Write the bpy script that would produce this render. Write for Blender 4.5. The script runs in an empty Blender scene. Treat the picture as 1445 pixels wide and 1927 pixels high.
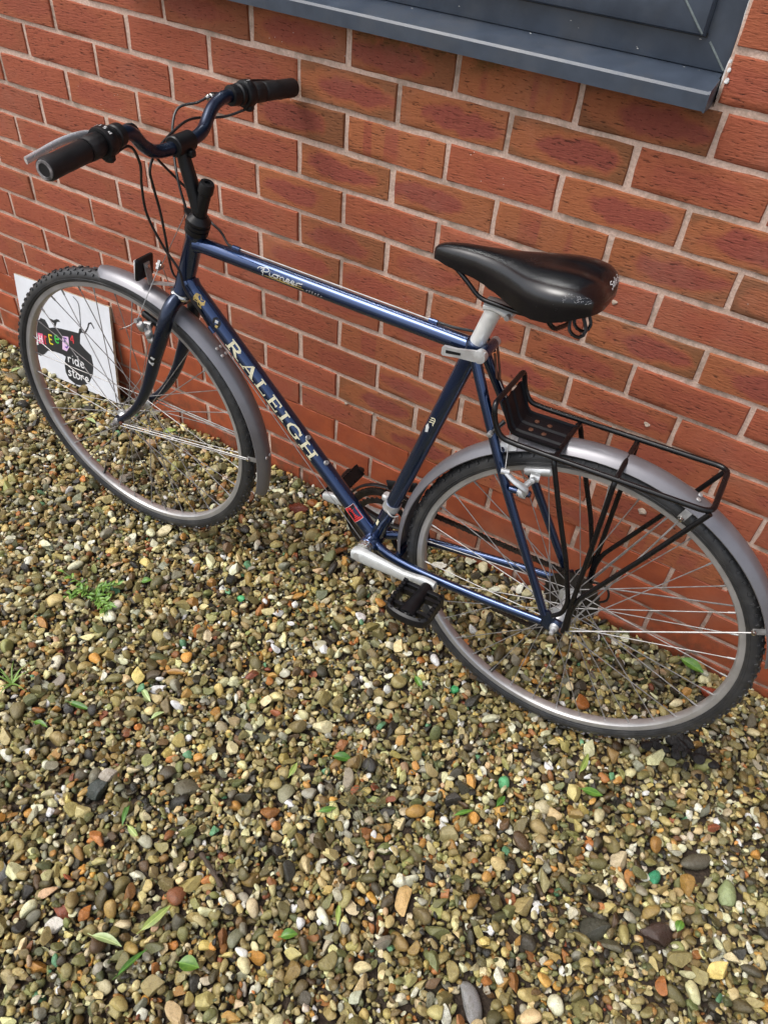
import bpy, math, random
import numpy as np
from mathutils import Vector, Matrix

sc = bpy.context.scene
col = sc.collection
V = Vector

# ---------------------------------------------------------------- camera, sky, sun, exposure
ZS = 1.10                                   # ground level is z = 0
cam_d = bpy.data.cameras.new("camera")
cam = bpy.data.objects.new("camera", cam_d)
col.objects.link(cam)
right = V((0.85209914, 0.51854145, 0.0710058)).normalized()
fwd = V((-0.32997953, 0.63756853, -0.69614645)).normalized()
up = right.cross(fwd)
CAM = V((0.861276, -1.339973, 0.365960 + ZS))
m = Matrix((right, up, -fwd)).transposed().to_4x4()
m.translation = CAM
cam.matrix_world = m
cam_d.sensor_fit = 'VERTICAL'
cam_d.sensor_height = 24.0
cam_d.sensor_width = 18.0
cam_d.lens = 24.0 * 1433.98 / 1927.0
cam_d.clip_start = 0.02
cam_d.clip_end = 400.0
sc.camera = cam

SUN_EL, SUN_AZ = math.radians(60), math.radians(228)     # azimuth from +Y clockwise
w = bpy.data.worlds.new("World")
sc.world = w
w.use_nodes = True
wn = w.node_tree
bg = wn.nodes["Background"]
sky = wn.nodes.new("ShaderNodeTexSky")
sky.sky_type = 'NISHITA'
sky.sun_disc = False
sky.sun_elevation = SUN_EL
sky.sun_rotation = SUN_AZ
sky.air_density = 1.0
sky.dust_density = 4.0
hs = wn.nodes.new("ShaderNodeHueSaturation")
hs.inputs['Saturation'].default_value = 0.42           # thin white overcast
wn.links.new(sky.outputs[0], hs.inputs['Color'])
wn.links.new(hs.outputs[0], bg.inputs['Color'])
bg.inputs['Strength'].default_value = 0.15
sun_d = bpy.data.lights.new("sun", 'SUN')
sun = bpy.data.objects.new("sun", sun_d)
col.objects.link(sun)
sun_d.energy = 0.75
sun_d.angle = math.radians(22)
sun_d.color = (1.0, 0.975, 0.94)
sd = V((math.sin(SUN_AZ) * math.cos(SUN_EL), math.cos(SUN_AZ) * math.cos(SUN_EL), math.sin(SUN_EL)))
sun.rotation_euler = sd.to_track_quat('Z', 'Y').to_euler()
sun.location = sd * 20
sc.view_settings.view_transform = 'Standard'
sc.view_settings.look = 'None'
sc.view_settings.gamma = 1.0
sc.view_settings.exposure = 0.76

# ---------------------------------------------------------------- helpers
def lin(r, g, b):
    f = lambda c: (c / 255 / 12.92) if c / 255 <= 0.04045 else ((c / 255 + 0.055) / 1.055) ** 2.4
    return (f(r), f(g), f(b), 1.0)

def nd(nt, typ, ins=None, **props):
    n = nt.nodes.new(typ)
    for k, v in props.items():
        setattr(n, k, v)
    for k, v in (ins or {}).items():
        s = n.inputs[k]
        if isinstance(v, bpy.types.NodeSocket):
            nt.links.new(v, s)
        else:
            s.default_value = v
    return n

def new_mat(name):
    mt = bpy.data.materials.new(name)
    mt.use_nodes = True
    nt = mt.node_tree
    return mt, nt, nt.nodes["Principled BSDF"]

def mixc(nt, fac, a, b, mode='MIX'):
    n = nt.nodes.new("ShaderNodeMix")
    n.data_type = 'RGBA'
    n.blend_type = mode
    for s, v in ((n.inputs[0], fac), (n.inputs[6], a), (n.inputs[7], b)):
        if isinstance(v, bpy.types.NodeSocket):
            nt.links.new(v, s)
        else:
            s.default_value = v
    return n.outputs[2]

def math_(nt, op, a, b=None, c=None, clamp=False):
    n = nt.nodes.new("ShaderNodeMath")
    n.operation = op
    n.use_clamp = clamp
    for i, v in enumerate((a, b, c)):
        if v is None:
            continue
        if isinstance(v, bpy.types.NodeSocket):
            nt.links.new(v, n.inputs[i])
        else:
            n.inputs[i].default_value = v
    return n.outputs[0]

def ramp(nt, fac, lo, hi):
    n = nd(nt, "ShaderNodeMapRange", {0: fac, 1: lo, 2: hi}, interpolation_type='SMOOTHSTEP')
    return n.outputs[0]

def pm(name, base, rough=0.5, metal=0.0, coat=0.0, var=0.25, vscale=60.0, bump=0.0, bscale=400.0,
       dirt=None, dirt_amt=0.0, spec=0.5, coat_rough=0.08, coat_ior=1.5):
    """principled material with noise-driven colour, roughness and fine relief"""
    mt, nt, p = new_mat(name)
    tc = nd(nt, "ShaderNodeTexCoord")
    nz = nd(nt, "ShaderNodeTexNoise", {'Vector': tc.outputs['Object'], 'Scale': vscale, 'Detail': 5.0, 'Roughness': 0.6})
    dark = tuple(c * (1 - var) for c in base[:3]) + (1,)
    lite = tuple(min(1, c * (1 + var * 0.7)) for c in base[:3]) + (1,)
    c = mixc(nt, ramp(nt, nz.outputs['Fac'], 0.3, 0.7), dark, lite)
    if dirt:
        n2 = nd(nt, "ShaderNodeTexNoise", {'Vector': tc.outputs['Object'], 'Scale': vscale * 0.35, 'Detail': 8.0, 'Roughness': 0.7})
        c = mixc(nt, math_(nt, 'MULTIPLY', ramp(nt, n2.outputs['Fac'], 0.45, 0.72), dirt_amt), c, dirt)
    nt.links.new(c, p.inputs['Base Color'])
    nt.links.new(nd(nt, "ShaderNodeMapRange", {0: nz.outputs['Fac'], 1: 0.2, 2: 0.8, 3: max(0.02, rough * 0.8), 4: min(1, rough * 1.25)}).outputs[0], p.inputs['Roughness'])
    p.inputs['Metallic'].default_value = metal
    p.inputs['Specular IOR Level'].default_value = spec
    p.inputs['Coat Weight'].default_value = coat
    p.inputs['Coat Roughness'].default_value = coat_rough
    p.inputs['Coat IOR'].default_value = coat_ior
    if bump > 0:
        n3 = nd(nt, "ShaderNodeTexNoise", {'Vector': tc.outputs['Object'], 'Scale': bscale, 'Detail': 3.0})
        b = nd(nt, "ShaderNodeBump", {'Strength': 1.0, 'Distance': bump, 'Height': n3.outputs['Fac']})
        nt.links.new(b.outputs[0], p.inputs['Normal'])
    return mt

def tag(o, label=None, cat=None, group=None, kind=None):
    if label: o["label"] = label
    if cat: o["category"] = cat
    if group: o["group"] = group
    if kind: o["kind"] = kind
    return o

def empty(name, loc=(0, 0, 0), mat4=None):
    o = bpy.data.objects.new(name, None)
    o.empty_display_size = 0.05
    col.objects.link(o)
    if mat4 is not None:
        o.matrix_world = mat4
    else:
        o.location = loc
    return o

def link(o, parent=None):
    col.objects.link(o)
    if parent is not None:
        o.parent = parent
    return o

def catmull(pts, step):
    """smooth curve through points, sampled about every `step`"""
    P = [V(p) for p in pts]
    if len(P) < 3:
        return P
    Q = [P[0] * 2 - P[1]] + P + [P[-1] * 2 - P[-2]]
    out = []
    for i in range(1, len(Q) - 2):
        a, b, c, d = Q[i - 1], Q[i], Q[i + 1], Q[i + 2]
        n = max(1, int((c - b).length / step))
        for k in range(n):
            t = k / n
            out.append(0.5 * ((2 * b) + (c - a) * t + (2 * a - 5 * b + 4 * c - d) * t * t + (3 * b - a - 3 * c + d) * t ** 3))
    out.append(P[-1])
    return out

def rounded(pts, rad, n=6):
    """polyline with its corners rounded"""
    P = [V(p) for p in pts]
    out = [P[0]]
    for i in range(1, len(P) - 1):
        a, b, c = P[i - 1], P[i], P[i + 1]
        d1, d2 = (a - b), (c - b)
        r = min(rad, d1.length * 0.45, d2.length * 0.45)
        p1, p2 = b + d1.normalized() * r, b + d2.normalized() * r
        for k in range(n + 1):
            t = k / n
            out.append(p1 * (1 - t) ** 2 + b * 2 * t * (1 - t) + p2 * t * t)
    out.append(P[-1])
    return out

class MB:
    def __init__(s):
        s.v, s.f = [], []
    def ring(s, pts):
        i = len(s.v)
        s.v += [V(p) for p in pts]
        return list(range(i, i + len(pts)))
    def bridge(s, a, b, closed=True):
        n = len(a)
        for i in range(n if closed else n - 1):
            j = (i + 1) % n
            s.f.append((a[i], a[j], b[j], b[i]))
    def loft(s, rings, closed=True, caps=True, loop=False):
        R = [s.ring(r) for r in rings]
        for a, b in zip(R, R[1:]):
            s.bridge(a, b, closed)
        if loop:
            s.bridge(R[-1], R[0], closed)
        elif caps and closed:
            s.f.append(tuple(reversed(R[0])))
            s.f.append(tuple(R[-1]))
        return s
    def tube(s, pts, r, seg=12, loop=False, caps=True, flat=None):
        P = [V(p) for p in pts]
        n = len(P)
        rf = r if callable(r) else (lambda t: r)
        up_ = None
        rings = []
        for i, p in enumerate(P):
            if loop:
                d = P[(i + 1) % n] - P[i - 1]
            else:
                d = P[min(i + 1, n - 1)] - P[max(i - 1, 0)]
            d.normalize()
            if up_ is None:
                up_ = V((0, 0, 1)) if abs(d.z) < 0.9 else V((1, 0, 0))
            a = up_ - d * up_.dot(d)
            if a.length < 1e-6:
                a = d.orthogonal()
            a.normalize()
            up_ = a
            b = d.cross(a)
            rr = rf(i / max(1, n - 1))
            fx, fy = flat if flat else (1, 1)
            rings.append([p + a * (math.cos(2 * math.pi * k / seg) * rr * fx) + b * (math.sin(2 * math.pi * k / seg) * rr * fy) for k in range(seg)])
        return s.loft(rings, True, caps, loop)
    def lathe(s, prof, o, axis, seg=24, caps=True):
        o, d = V(o), V(axis).normalized()
        a = d.orthogonal().normalized()
        b = d.cross(a)
        rings = [[o + d * h + (a * math.cos(2 * math.pi * k / seg) + b * math.sin(2 * math.pi * k / seg)) * max(r, 1e-5) for k in range(seg)] for r, h in prof]
        return s.loft(rings, True, caps)
    def box(s, c, size, R=None, bev=0.0):
        c = V(c)
        hx, hy, hz = size[0] / 2, size[1] / 2, size[2] / 2
        R = R or Matrix.Identity(3)
        if bev <= 0:
            q = [c + R @ V((x * hx, y * hy, z * hz)) for z in (-1, 1) for x, y in ((-1, -1), (1, -1), (1, 1), (-1, 1))]
            i = len(s.v)
            s.v += q
            for f in ((3, 2, 1, 0), (4, 5, 6, 7), (0, 1, 5, 4), (1, 2, 6, 5), (2, 3, 7, 6), (3, 0, 4, 7)):
                s.f.append(tuple(i + k for k in f))
            return s
        def sec(z, ins):
            x, y, b = hx - ins, hy - ins, bev
            return [c + R @ V((px, py, z)) for px, py in ((-x + b, -y), (x - b, -y), (x, -y + b), (x, y - b), (x - b, y), (-x + b, y), (-x, y - b), (-x, -y + b))]
        return s.loft([sec(-hz, bev * 0.7), sec(-hz + bev, 0), sec(hz - bev, 0), sec(hz, bev * 0.7)])
    def prism(s, poly, z0, z1, fn):
        """extrude a 2-D polygon; fn maps (u, v, w) to 3-D"""
        a = s.ring([fn(u, v, z0) for u, v in poly])
        b = s.ring([fn(u, v, z1) for u, v in poly])
        s.bridge(a, b)
        s.f.append(tuple(reversed(a)))
        s.f.append(tuple(b))
        return s
    def xform(s, fn):
        s.v = [fn(p) for p in s.v]
        return s
    def mesh(s, name, mat, smooth=True, angle=40):
        me = bpy.data.meshes.new(name)
        me.from_pydata([tuple(p) for p in s.v], [], s.f)
        me.materials.append(mat)
        me.update()
        if smooth:
            me.shade_smooth()
            me.set_sharp_from_angle(angle=math.radians(angle))
        return me
    def build(s, name, mat, parent=None, off=None, smooth=True, angle=40):
        if off is not None:
            s.v = [p - off for p in s.v]
        o = bpy.data.objects.new(name, s.mesh(name, mat, smooth, angle))
        return link(o, parent)

def stroke(mb, pts, width, fn, lift=0.0, thick=0.0):
    """ribbon along a 2-D polyline, mapped by fn(u, v, lift)"""
    P = [V((p[0], p[1])) for p in pts]
    L, R = [], []
    n = len(P)
    for i, p in enumerate(P):
        d = (P[min(i + 1, n - 1)] - P[max(i - 1, 0)])
        d.normalize()
        nn = V((-d.y, d.x))
        k = 1.0
        if 0 < i < n - 1:
            d1 = (P[i] - P[i - 1]).normalized()
            k = 1 / max(0.6, abs(V((-d1.y, d1.x)).dot(nn)))
        wv = width(i / (n - 1)) if callable(width) else width
        L.append(p + nn * (wv / 2 * k)); R.append(p - nn * (wv / 2 * k))
    a = mb.ring([fn(p.x, p.y, lift) for p in L])
    b = mb.ring([fn(p.x, p.y, lift) for p in R])
    mb.bridge(b, a, closed=False)

def sub2(pts, step):
    out = []
    for a, b in zip(pts, pts[1:]):
        n = max(1, int(math.dist(a, b) / step))
        for k in range(n):
            t = k / n
            out.append((a[0] + (b[0] - a[0]) * t, a[1] + (b[1] - a[1]) * t))
    out.append(pts[-1])
    return out

def smooth2(pts, step):
    return [(p.x, p.y) for p in catmull([(a, b, 0) for a, b in pts], step)]

def in_view(P, margin=40):
    d = P - CAM
    z = d.dot(fwd)
    if z <= 0.05:
        return False
    x = 722.5 + 1433.98 * d.dot(right) / z
    y = 963.5 - 1433.98 * d.dot(up) / z
    return -margin < x < 1445 + margin and -margin < y < 1927 + margin

def ground_z(x):
    return -0.0060 + 0.0128 * x          # gravel falls slightly towards the front of the bicycle

# ---------------------------------------------------------------- ground and gravel
def ground_material():
    mt, nt, p = new_mat("soil_and_gravel")
    tc = nd(nt, "ShaderNodeTexCoord")
    vo = nd(nt, "ShaderNodeTexVoronoi", {'Vector': tc.outputs['Object'], 'Scale': 60.0})
    ng = nd(nt, "ShaderNodeTexNoise", {'Vector': tc.outputs['Object'], 'Scale': 260.0, 'Detail': 6.0, 'Roughness': 0.75})
    c1 = mixc(nt, ramp(nt, ng.outputs['Fac'], 0.35, 0.65), (0.030, 0.021, 0.014, 1), (0.10, 0.070, 0.048, 1))
    gcol = mixc(nt, 0.85, vo.outputs['Color'], (0.2, 0.16, 0.1, 1))
    geo = nd(nt, "ShaderNodeNewGeometry")
    dist = nd(nt, "ShaderNodeVectorMath", {0: geo.outputs['Position'], 1: (0.2, -0.6, 0)}, operation='DISTANCE')
    c2 = mixc(nt, ramp(nt, dist.outputs['Value'], 1.9, 2.3), c1, gcol)
    nt.links.new(c2, p.inputs['Base Color'])
    p.inputs['Roughness'].default_value = 0.85
    h = math_(nt, 'ADD', ng.outputs['Fac'], math_(nt, 'MULTIPLY', vo.outputs['Distance'], -0.8))
    b = nd(nt, "ShaderNodeBump", {'Strength': 1.0, 'Distance': 0.006, 'Height': h})
    nt.links.new(b.outputs[0], p.inputs['Normal'])
    return mt

def make_ground():
    mb = MB()
    xs = [-60, -8, -3, -1.6, 0, 1.6, 3, 8, 60]
    ys = [-60, -8, -3, -1.5, 0.06, 0.3, 60]
    g = lambda x: ground_z(max(-3, min(3, x))) - 0.024
    R = [mb.ring([(x, y, g(x)) for x in xs]) for y in ys]
    for a, b in zip(R, R[1:]):
        mb.bridge(a, b, closed=False)
    o = mb.build("ground", ground_material(), smooth=False)
    tag(o, kind="structure")
make_ground()

rng = np.random.default_rng(11)

def ico(sub):
    t = (1 + 5 ** 0.5) / 2
    v = np.array([(-1, t, 0), (1, t, 0), (-1, -t, 0), (1, -t, 0), (0, -1, t), (0, 1, t), (0, -1, -t), (0, 1, -t), (t, 0, -1), (t, 0, 1), (-t, 0, -1), (-t, 0, 1)], float)
    f = [(0, 11, 5), (0, 5, 1), (0, 1, 7), (0, 7, 10), (0, 10, 11), (1, 5, 9), (5, 11, 4), (11, 10, 2), (10, 7, 6), (7, 1, 8), (3, 9, 4), (3, 4, 2), (3, 2, 6), (3, 6, 8), (3, 8, 9), (4, 9, 5), (2, 4, 11), (6, 2, 10), (8, 6, 7), (9, 8, 1)]
    v /= np.linalg.norm(v[0])
    for _ in range(sub):
        v = list(map(np.array, v)); mid = {}; nf = []
        def mp(a, b):
            k = (min(a, b), max(a, b))
            if k not in mid:
                q = v[a] + v[b]; v.append(q / np.linalg.norm(q)); mid[k] = len(v) - 1
            return mid[k]
        for a, b, c in f:
            x, y, z = mp(a, b), mp(b, c), mp(c, a)
            nf += [(a, x, z), (b, y, x), (c, z, y), (x, y, z)]
        f = nf; v = np.array(v)
    return np.array(v), np.array(f)

def stone_proto(sub, cuts, lump, r):
    v, f = ico(sub)
    k = r.normal(size=(5, 3)) * 1.6
    ph = r.uniform(0, 6.28, 5)
    d = sum(np.sin(v @ k[i] + ph[i]) for i in range(5)) * lump / 5
    v = v * (1 + d)[:, None]
    for _ in range(cuts):                                   # broken faces
        n = r.normal(size=3); n /= np.linalg.norm(n)
        h = r.uniform(0.32, 0.78)
        s = v @ n - h
        v = v - np.outer(np.clip(s, 0, None) * 0.92, n)
    v -= (v.max(0) + v.min(0)) / 2
    v /= np.abs(v).max(0)
    return v, f

PSPEC = ((0, .28), (1, .3), (2, .3), (3, .35), (5, .4), (6, .4), (8, .4), (10, .35), (1, .35), (4, .3), (12, .35), (7, .45))
PRO_LO = [stone_proto(1, c, l, rng) for c, l in PSPEC]
PRO_HI = [stone_proto(2, c, l, rng) for c, l in PSPEC]
PRO_XS = [stone_proto(0, 2, .45, rng) for _ in PSPEC]
PRO_ANG = [c >= 5 for c, l in PSPEC]

PALETTE = [  # weight, sRGB
    (18, (170, 157, 108)), (16, (148, 138, 92)), (13, (118, 112, 74)), (12, (200, 188, 142)), (6, (138, 116, 68)),
    (7, (98, 88, 60)), (4, (178, 138, 74)), (5, (136, 136, 120)), (11, (224, 216, 180)), (3, (186, 138, 70)),
    (6, (72, 68, 56)), (6, (240, 236, 218)), (2, (146, 98, 54)), (4, (92, 72, 48)), (5, (160, 160, 148)),
    (1.5, (168, 110, 58)), (5, (42, 41, 38)), (3, (184, 168, 104)), (.6, (142, 82, 58)), (1.5, (210, 182, 148)), (7, (128, 132, 84)), (5, (96, 102, 68))]
PW = np.array([p[0] for p in PALETTE], float); PW /= PW.sum()
PC = np.array([lin(*p[1])[:3] for p in PALETTE])

VIS = [(-1.75, 0.0), (1.62, 0.0), (1.62, -0.62), (1.36, -0.8), (0.24, -1.5), (-0.05, -1.25), (-0.42, -0.98), (-1.75, -0.42)]
def inside(x, y, poly):
    c = False
    n = len(poly)
    for i in range(n):
        x1, y1 = poly[i]; x2, y2 = poly[i - 1]
        if (y1 > y) != (y2 > y) and x < (x2 - x1) * (y - y1) / (y2 - y1) + x1:
            c = not c
    return c

def gravel_material(attr="col"):
    mt, nt, p = new_mat("wet_gravel_" + attr)
    at = nd(nt, "ShaderNodeAttribute", attribute_name=attr)
    if attr == "tint":
        at.attribute_type = 'OBJECT'
    tc = nd(nt, "ShaderNodeTexCoord")
    geo = nd(nt, "ShaderNodeNewGeometry")
    n1 = nd(nt, "ShaderNodeTexNoise", {'Vector': geo.outputs['Position'], 'Scale': 130.0, 'Detail': 6.0, 'Roughness': 0.7})
    n2 = nd(nt, "ShaderNodeTexNoise", {'Vector': geo.outputs['Position'], 'Scale': 700.0, 'Detail': 3.0, 'Roughness': 0.7})
    n3 = nd(nt, "ShaderNodeTexNoise", {'Vector': geo.outputs['Position'], 'Scale': 9.0, 'Detail': 3.0})
    c = mixc(nt, ramp(nt, n1.outputs['Fac'], 0.38, 0.68), at.outputs['Color'], mixc(nt, 0.5, at.outputs['Color'], (0.40, 0.36, 0.22, 1), 'MULTIPLY'))
    c = mixc(nt, math_(nt, 'MULTIPLY', ramp(nt, n2.outputs['Fac'], 0.50, 0.72), 0.35), c, mixc(nt, 0.5, c, (0.42, 0.38, 0.28, 1)))
    c = mixc(nt, math_(nt, 'MULTIPLY', ramp(nt, n2.outputs['Fac'], 0.5, 0.3), 0.55), c, (0.03, 0.025, 0.016, 1))
    c = mixc(nt, math_(nt, 'MULTIPLY', ramp(nt, n3.outputs['Fac'], 0.48, 0.7), 0.25), c, mixc(nt, 0.6, c, (0.30, 0.34, 0.12, 1), 'MULTIPLY'))
    nt.links.new(c, p.inputs['Base Color'])
    nt.links.new(nd(nt, "ShaderNodeMapRange", {0: n1.outputs['Fac'], 1: 0.3, 2: 0.7, 3: 0.14, 4: 0.48}).outputs[0], p.inputs['Roughness'])
    h = math_(nt, 'ADD', n1.outputs['Fac'], math_(nt, 'MULTIPLY', n2.outputs['Fac'], 0.35))
    b = nd(nt, "ShaderNodeBump", {'Strength': 1.0, 'Distance': 0.0022, 'Height': h})
    nt.links.new(b.outputs[0], p.inputs['Normal'])
    return mt
M_GRAVEL = gravel_material("col")
M_STONE = gravel_material("tint")

RES = 0.0025
GX0, GX1, GY0, GY1 = -1.8, 1.75, -1.62, 0.0
HM = np.full((int((GY1 - GY0) / RES) + 1, int((GX1 - GX0) / RES) + 1), -0.022)

BARE = [(-0.185, -0.80, 0.040, 0.026)]      # soil showing through
def bare(x, y):
    return any(((x - a) / c) ** 2 + ((y - b) / d) ** 2 < 1 for a, b, c, d in BARE)

KEEP = []            # (x, y, radius) of the single stones, kept free of gravel

def drop(x, y, a, b, c, yaw, sink=0.35):
    R = max(a, b)
    i0, i1 = int((y - R - GY0) / RES), int((y + R - GY0) / RES) + 1
    j0, j1 = int((x - R - GX0) / RES), int((x + R - GX0) / RES) + 1
    if i0 < 0 or j0 < 0 or i1 > HM.shape[0] or j1 > HM.shape[1]:
        return None
    yy = (np.arange(i0, i1) * RES + GY0 - y)[:, None]
    xx = (np.arange(j0, j1) * RES + GX0 - x)[None, :]
    cs, sn = math.cos(yaw), math.sin(yaw)
    u = (xx * cs + yy * sn) / a
    v = (-xx * sn + yy * cs) / b
    q = 1 - u * u - v * v
    mk = q > 0
    if not mk.any():
        return None
    sq = np.sqrt(np.where(mk, q, 0))
    H = HM[i0:i1, j0:j1]
    rest = np.where(mk, H + c * sq, -9)
    vals = np.sort(rest[mk])
    z = vals[int((1 - sink) * (len(vals) - 1))]
    return z, (i0, i1, j0, j1, mk, sq)

def settle(z, c, rec):
    i0, i1, j0, j1, mk, sq = rec
    H = HM[i0:i1, j0:j1]
    H[mk] = np.maximum(H[mk], (z + c * sq)[mk])

def make_gravel():
    S = []
    xs = rng.uniform(GX0 + .03, GX1 - .03, 150000)
    ys = rng.uniform(GY0 + .03, GY1 - .004, 150000)
    cand = [(x, y) for x, y in zip(xs, ys) if inside(x, y, VIS)]
    N = 38500
    ci = 0
    for n in range(N):
        d = float(np.clip(rng.lognormal(math.log(0.0124), 0.38), 0.006, 0.036))
        if n > N * 0.88:
            d = float(rng.uniform(0.005, 0.009))
        el = rng.uniform(0.45, 0.95)
        a, b, c = d / 2 / math.sqrt(el), d / 2 * math.sqrt(el), d / 2 * rng.uniform(0.46, 0.82)
        yaw = rng.uniform(0, math.pi)
        best = None
        for _ in range(3):
            x, y = cand[ci % len(cand)]; ci += 1
            if y > -b * 0.8:
                y = -b * 0.8 - rng.uniform(0, .01)
            if bare(x, y) and rng.random() < 0.75:
                continue
            if any((x - kx) ** 2 + (y - ky) ** 2 < (kr + a * 0.45) ** 2 for kx, ky, kr in KEEP):
                continue
            r = drop(x, y, a, b, c, yaw)
            if r and (best is None or r[0] + c < best[0] + c):
                best = (r[0], x, y, r[1])
        if best is None or best[0] + c > 0.016:
            continue
        settle(best[0], c, best[3])
        S.append((best[1], best[2], best[0], a, b, c, yaw))
    S = np.array(S)
    n = len(S)
    # colours
    ci_ = rng.choice(len(PC), n, p=PW)
    C = PC[ci_] * np.clip(rng.lognormal(-0.07, 0.32, n), .36, 1.65)[:, None] * np.array([1.04, 1.0, .90]) * (1 + rng.normal(0, 0.035, (n, 3)))
    g = rng.random(n) < 0.004                                 # a few pebbles with green paint
    C[g] = np.array(lin(104, 160, 118)[:3]) * rng.uniform(.6, 1.1, (g.sum(), 1))
    vs, fs, cs_, sm = [], [], [], []
    base = 0
    lev = np.where(S[:, 3] > 0.0108, 2, np.where(S[:, 3] > 0.0046, 1, 0))
    pid = rng.integers(0, len(PRO_LO), n)
    tilt = rng.normal(0, 0.45, (n, 2))
    for hi, PRO in ((2, PRO_HI), (1, PRO_LO), (0, PRO_XS)):
        for k, (pv, pf) in enumerate(PRO):
            idx = np.where((lev == hi) & (pid == k))[0]
            if len(idx) == 0:
                continue
            s = S[idx]
            P = pv[None] * s[:, None, 3:6]                    # (m, nv, 3)
            for ax, t in ((0, tilt[idx, 0]), (1, tilt[idx, 1])):
                ct, st = np.cos(t)[:, None], np.sin(t)[:, None]
                if ax == 0:
                    y, z = P[..., 1].copy(), P[..., 2].copy()
                    P[..., 1], P[..., 2] = y * ct - z * st, y * st + z * ct
                else:
                    x, z = P[..., 0].copy(), P[..., 2].copy()
                    P[..., 0], P[..., 2] = x * ct + z * st, -x * st + z * ct
            ct, st = np.cos(s[:, 6])[:, None], np.sin(s[:, 6])[:, None]
            x, y = P[..., 0].copy(), P[..., 1].copy()
            P[..., 0], P[..., 1] = x * ct - y * st, x * st + y * ct
            P += s[:, None, 0:3]
            P[..., 1] = np.minimum(P[..., 1], 0.003)
            m_, nv = P.shape[:2]
            F = pf[None] + (np.arange(m_) * nv)[:, None, None] + base
            vs.append(P.reshape(-1, 3)); fs.append(F.reshape(-1, 3))
            cs_.append(np.repeat(C[idx], nv, axis=0))
            sm.append(np.full(m_ * len(pf), not (PRO_ANG[k] or hi == 0)))
            base += m_ * nv
    v = np.concatenate(vs); f = np.concatenate(fs); c = np.concatenate(cs_); sm = np.concatenate(sm)
    v[:, 2] += -0.0060 + 0.0128 * v[:, 0]
    me = bpy.data.meshes.new("gravel")
    me.vertices.add(len(v)); me.vertices.foreach_set("co", v.astype(np.float32).ravel())
    me.loops.add(len(f) * 3); me.loops.foreach_set("vertex_index", f.astype(np.int32).ravel())
    me.polygons.add(len(f))
    me.polygons.foreach_set("loop_start", (np.arange(len(f)) * 3).astype(np.int32))
    me.update(calc_edges=True)
    me.polygons.foreach_set("use_smooth", sm)
    at = me.attributes.new("col", 'FLOAT_COLOR', 'POINT')
    at.data.foreach_set("color", np.c_[np.clip(c, 0.004, 0.8), np.ones(len(c))].astype(np.float32).ravel())
    me.materials.append(M_GRAVEL)
    me.validate()
    o = bpy.data.objects.new("gravel", me)
    link(o)
    tag(o, "loose wet pea gravel of tan, brown and grey pebbles covering the ground", "gravel", kind="stuff")
    print("gravel stones", n, "tris", len(f))

# single stones that stand out of the gravel: name, x, y, size(a,b,c), yaw, sRGB, proto, label, category
STONES = [
    ("brick_chip", -0.047, -0.107, (.030, .020, .013), -0.3, (112, 44, 24), 4, "dark red chip of broken brick lying in front of the wall by the free crank", "brick chip"),
    ("pebble", -0.024, -0.066, (.017, .013, .011), 0.2, (158, 96, 44), 0, "smooth orange brown pebble between the red brick chip and the wall", "pebble"),
    ("brick_chip", 1.10, -0.070, (.028, .020, .013), 0.4, (140, 56, 34), 5, "orange red brick chip on gravel behind the rear wheel near the wall", "brick chip"),
    ("stone", 0.248, -0.888, (.026, .020, .013), 1.2, (104, 100, 82), 3, "blocky grey green stone, largest in the open gravel", "stone"),
    ("pebble", 0.868, -0.532, (.017, .016, .009), 0.0, (196, 186, 150), 8, "round cream disc-shaped pebble with a pitted face", "pebble"),
    ("flint", 1.036, -0.550, (.019, .017, .008), 0.7, (206, 190, 156), 4, "flat cream flint with a small hole in its middle", "flint"),
    ("stone", 1.139, -0.640, (.028, .022, .012), 0.9, (64, 46, 40), 5, "dark purple brown slab of stone with angular corners", "stone"),
    ("stone", 1.163, -0.474, (.034, .015, .013), 0.8, (92, 88, 74), 1, "long rounded grey stone lying aslant in the gravel", "stone"),
    ("flint", 0.227, -1.200, (.018, .013, .007), 0.3, (214, 210, 200), 6, "small white three-cornered flint flake", "flint"),
    ("pebble", 0.780, -0.528, (.012, .017, .009), 0.2, (104, 186, 130), 2, "pale green painted pebble with a knobbly outline", "pebble"),
    ("pebble", 1.104, -0.543, (.011, .015, .010), -0.4, (66, 160, 118), 3, "deep green painted pebble beside a black clinker", "pebble"),
    ("clinker", 0.107, -0.988, (.021, .019, .014), 0.5, (34, 46, 42), 6, "black and dark green lump of glassy clinker", "clinker"),
    ("pebble", 0.028, -0.446, (.010, .009, .008), 0.3, (88, 190, 124), 1, "bright green painted pebble on the gravel below the front tyre", "pebble"),
    ("pebble", 0.590, -0.385, (.011, .010, .008), 0.9, (72, 176, 108), 0, "small mint green pebble in front of the rear tyre", "pebble"),
    ("flint", 0.900, -0.917, (.036, .016, .012), -0.75, (140, 140, 140), 3, "long blue grey and white flint nodule", "flint"),
    ("flint", 0.720, -0.838, (.016, .028, .009), 0.5, (214, 178, 118), 6, "tall cream and ochre flint splinter", "flint"),
    ("stone", 1.230, -0.499, (.018, .027, .013), 0.3, (150, 164, 116), 8, "smooth oval stone with a pale green bloom", "stone"),
    ("stone", 0.418, -0.790, (.016, .022, .011), 0.1, (150, 148, 120), 1, "smooth speckled grey cobble amid small gravel", "stone"),
    ("pebble", 0.370, -1.052, (.017, .017, .013), 0.0, (138, 86, 56), 0, "shiny round chestnut brown pebble", "pebble"),
    ("stone", 1.035, -0.695, (.027, .021, .012), 0.1, (70, 70, 60), 4, "dark slate grey broken stone with a flat top", "stone"),
]
for s in STONES:
    KEEP.append((s[1], s[2], max(s[3][0], s[3][1]) * 0.8))
make_gravel()

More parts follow.
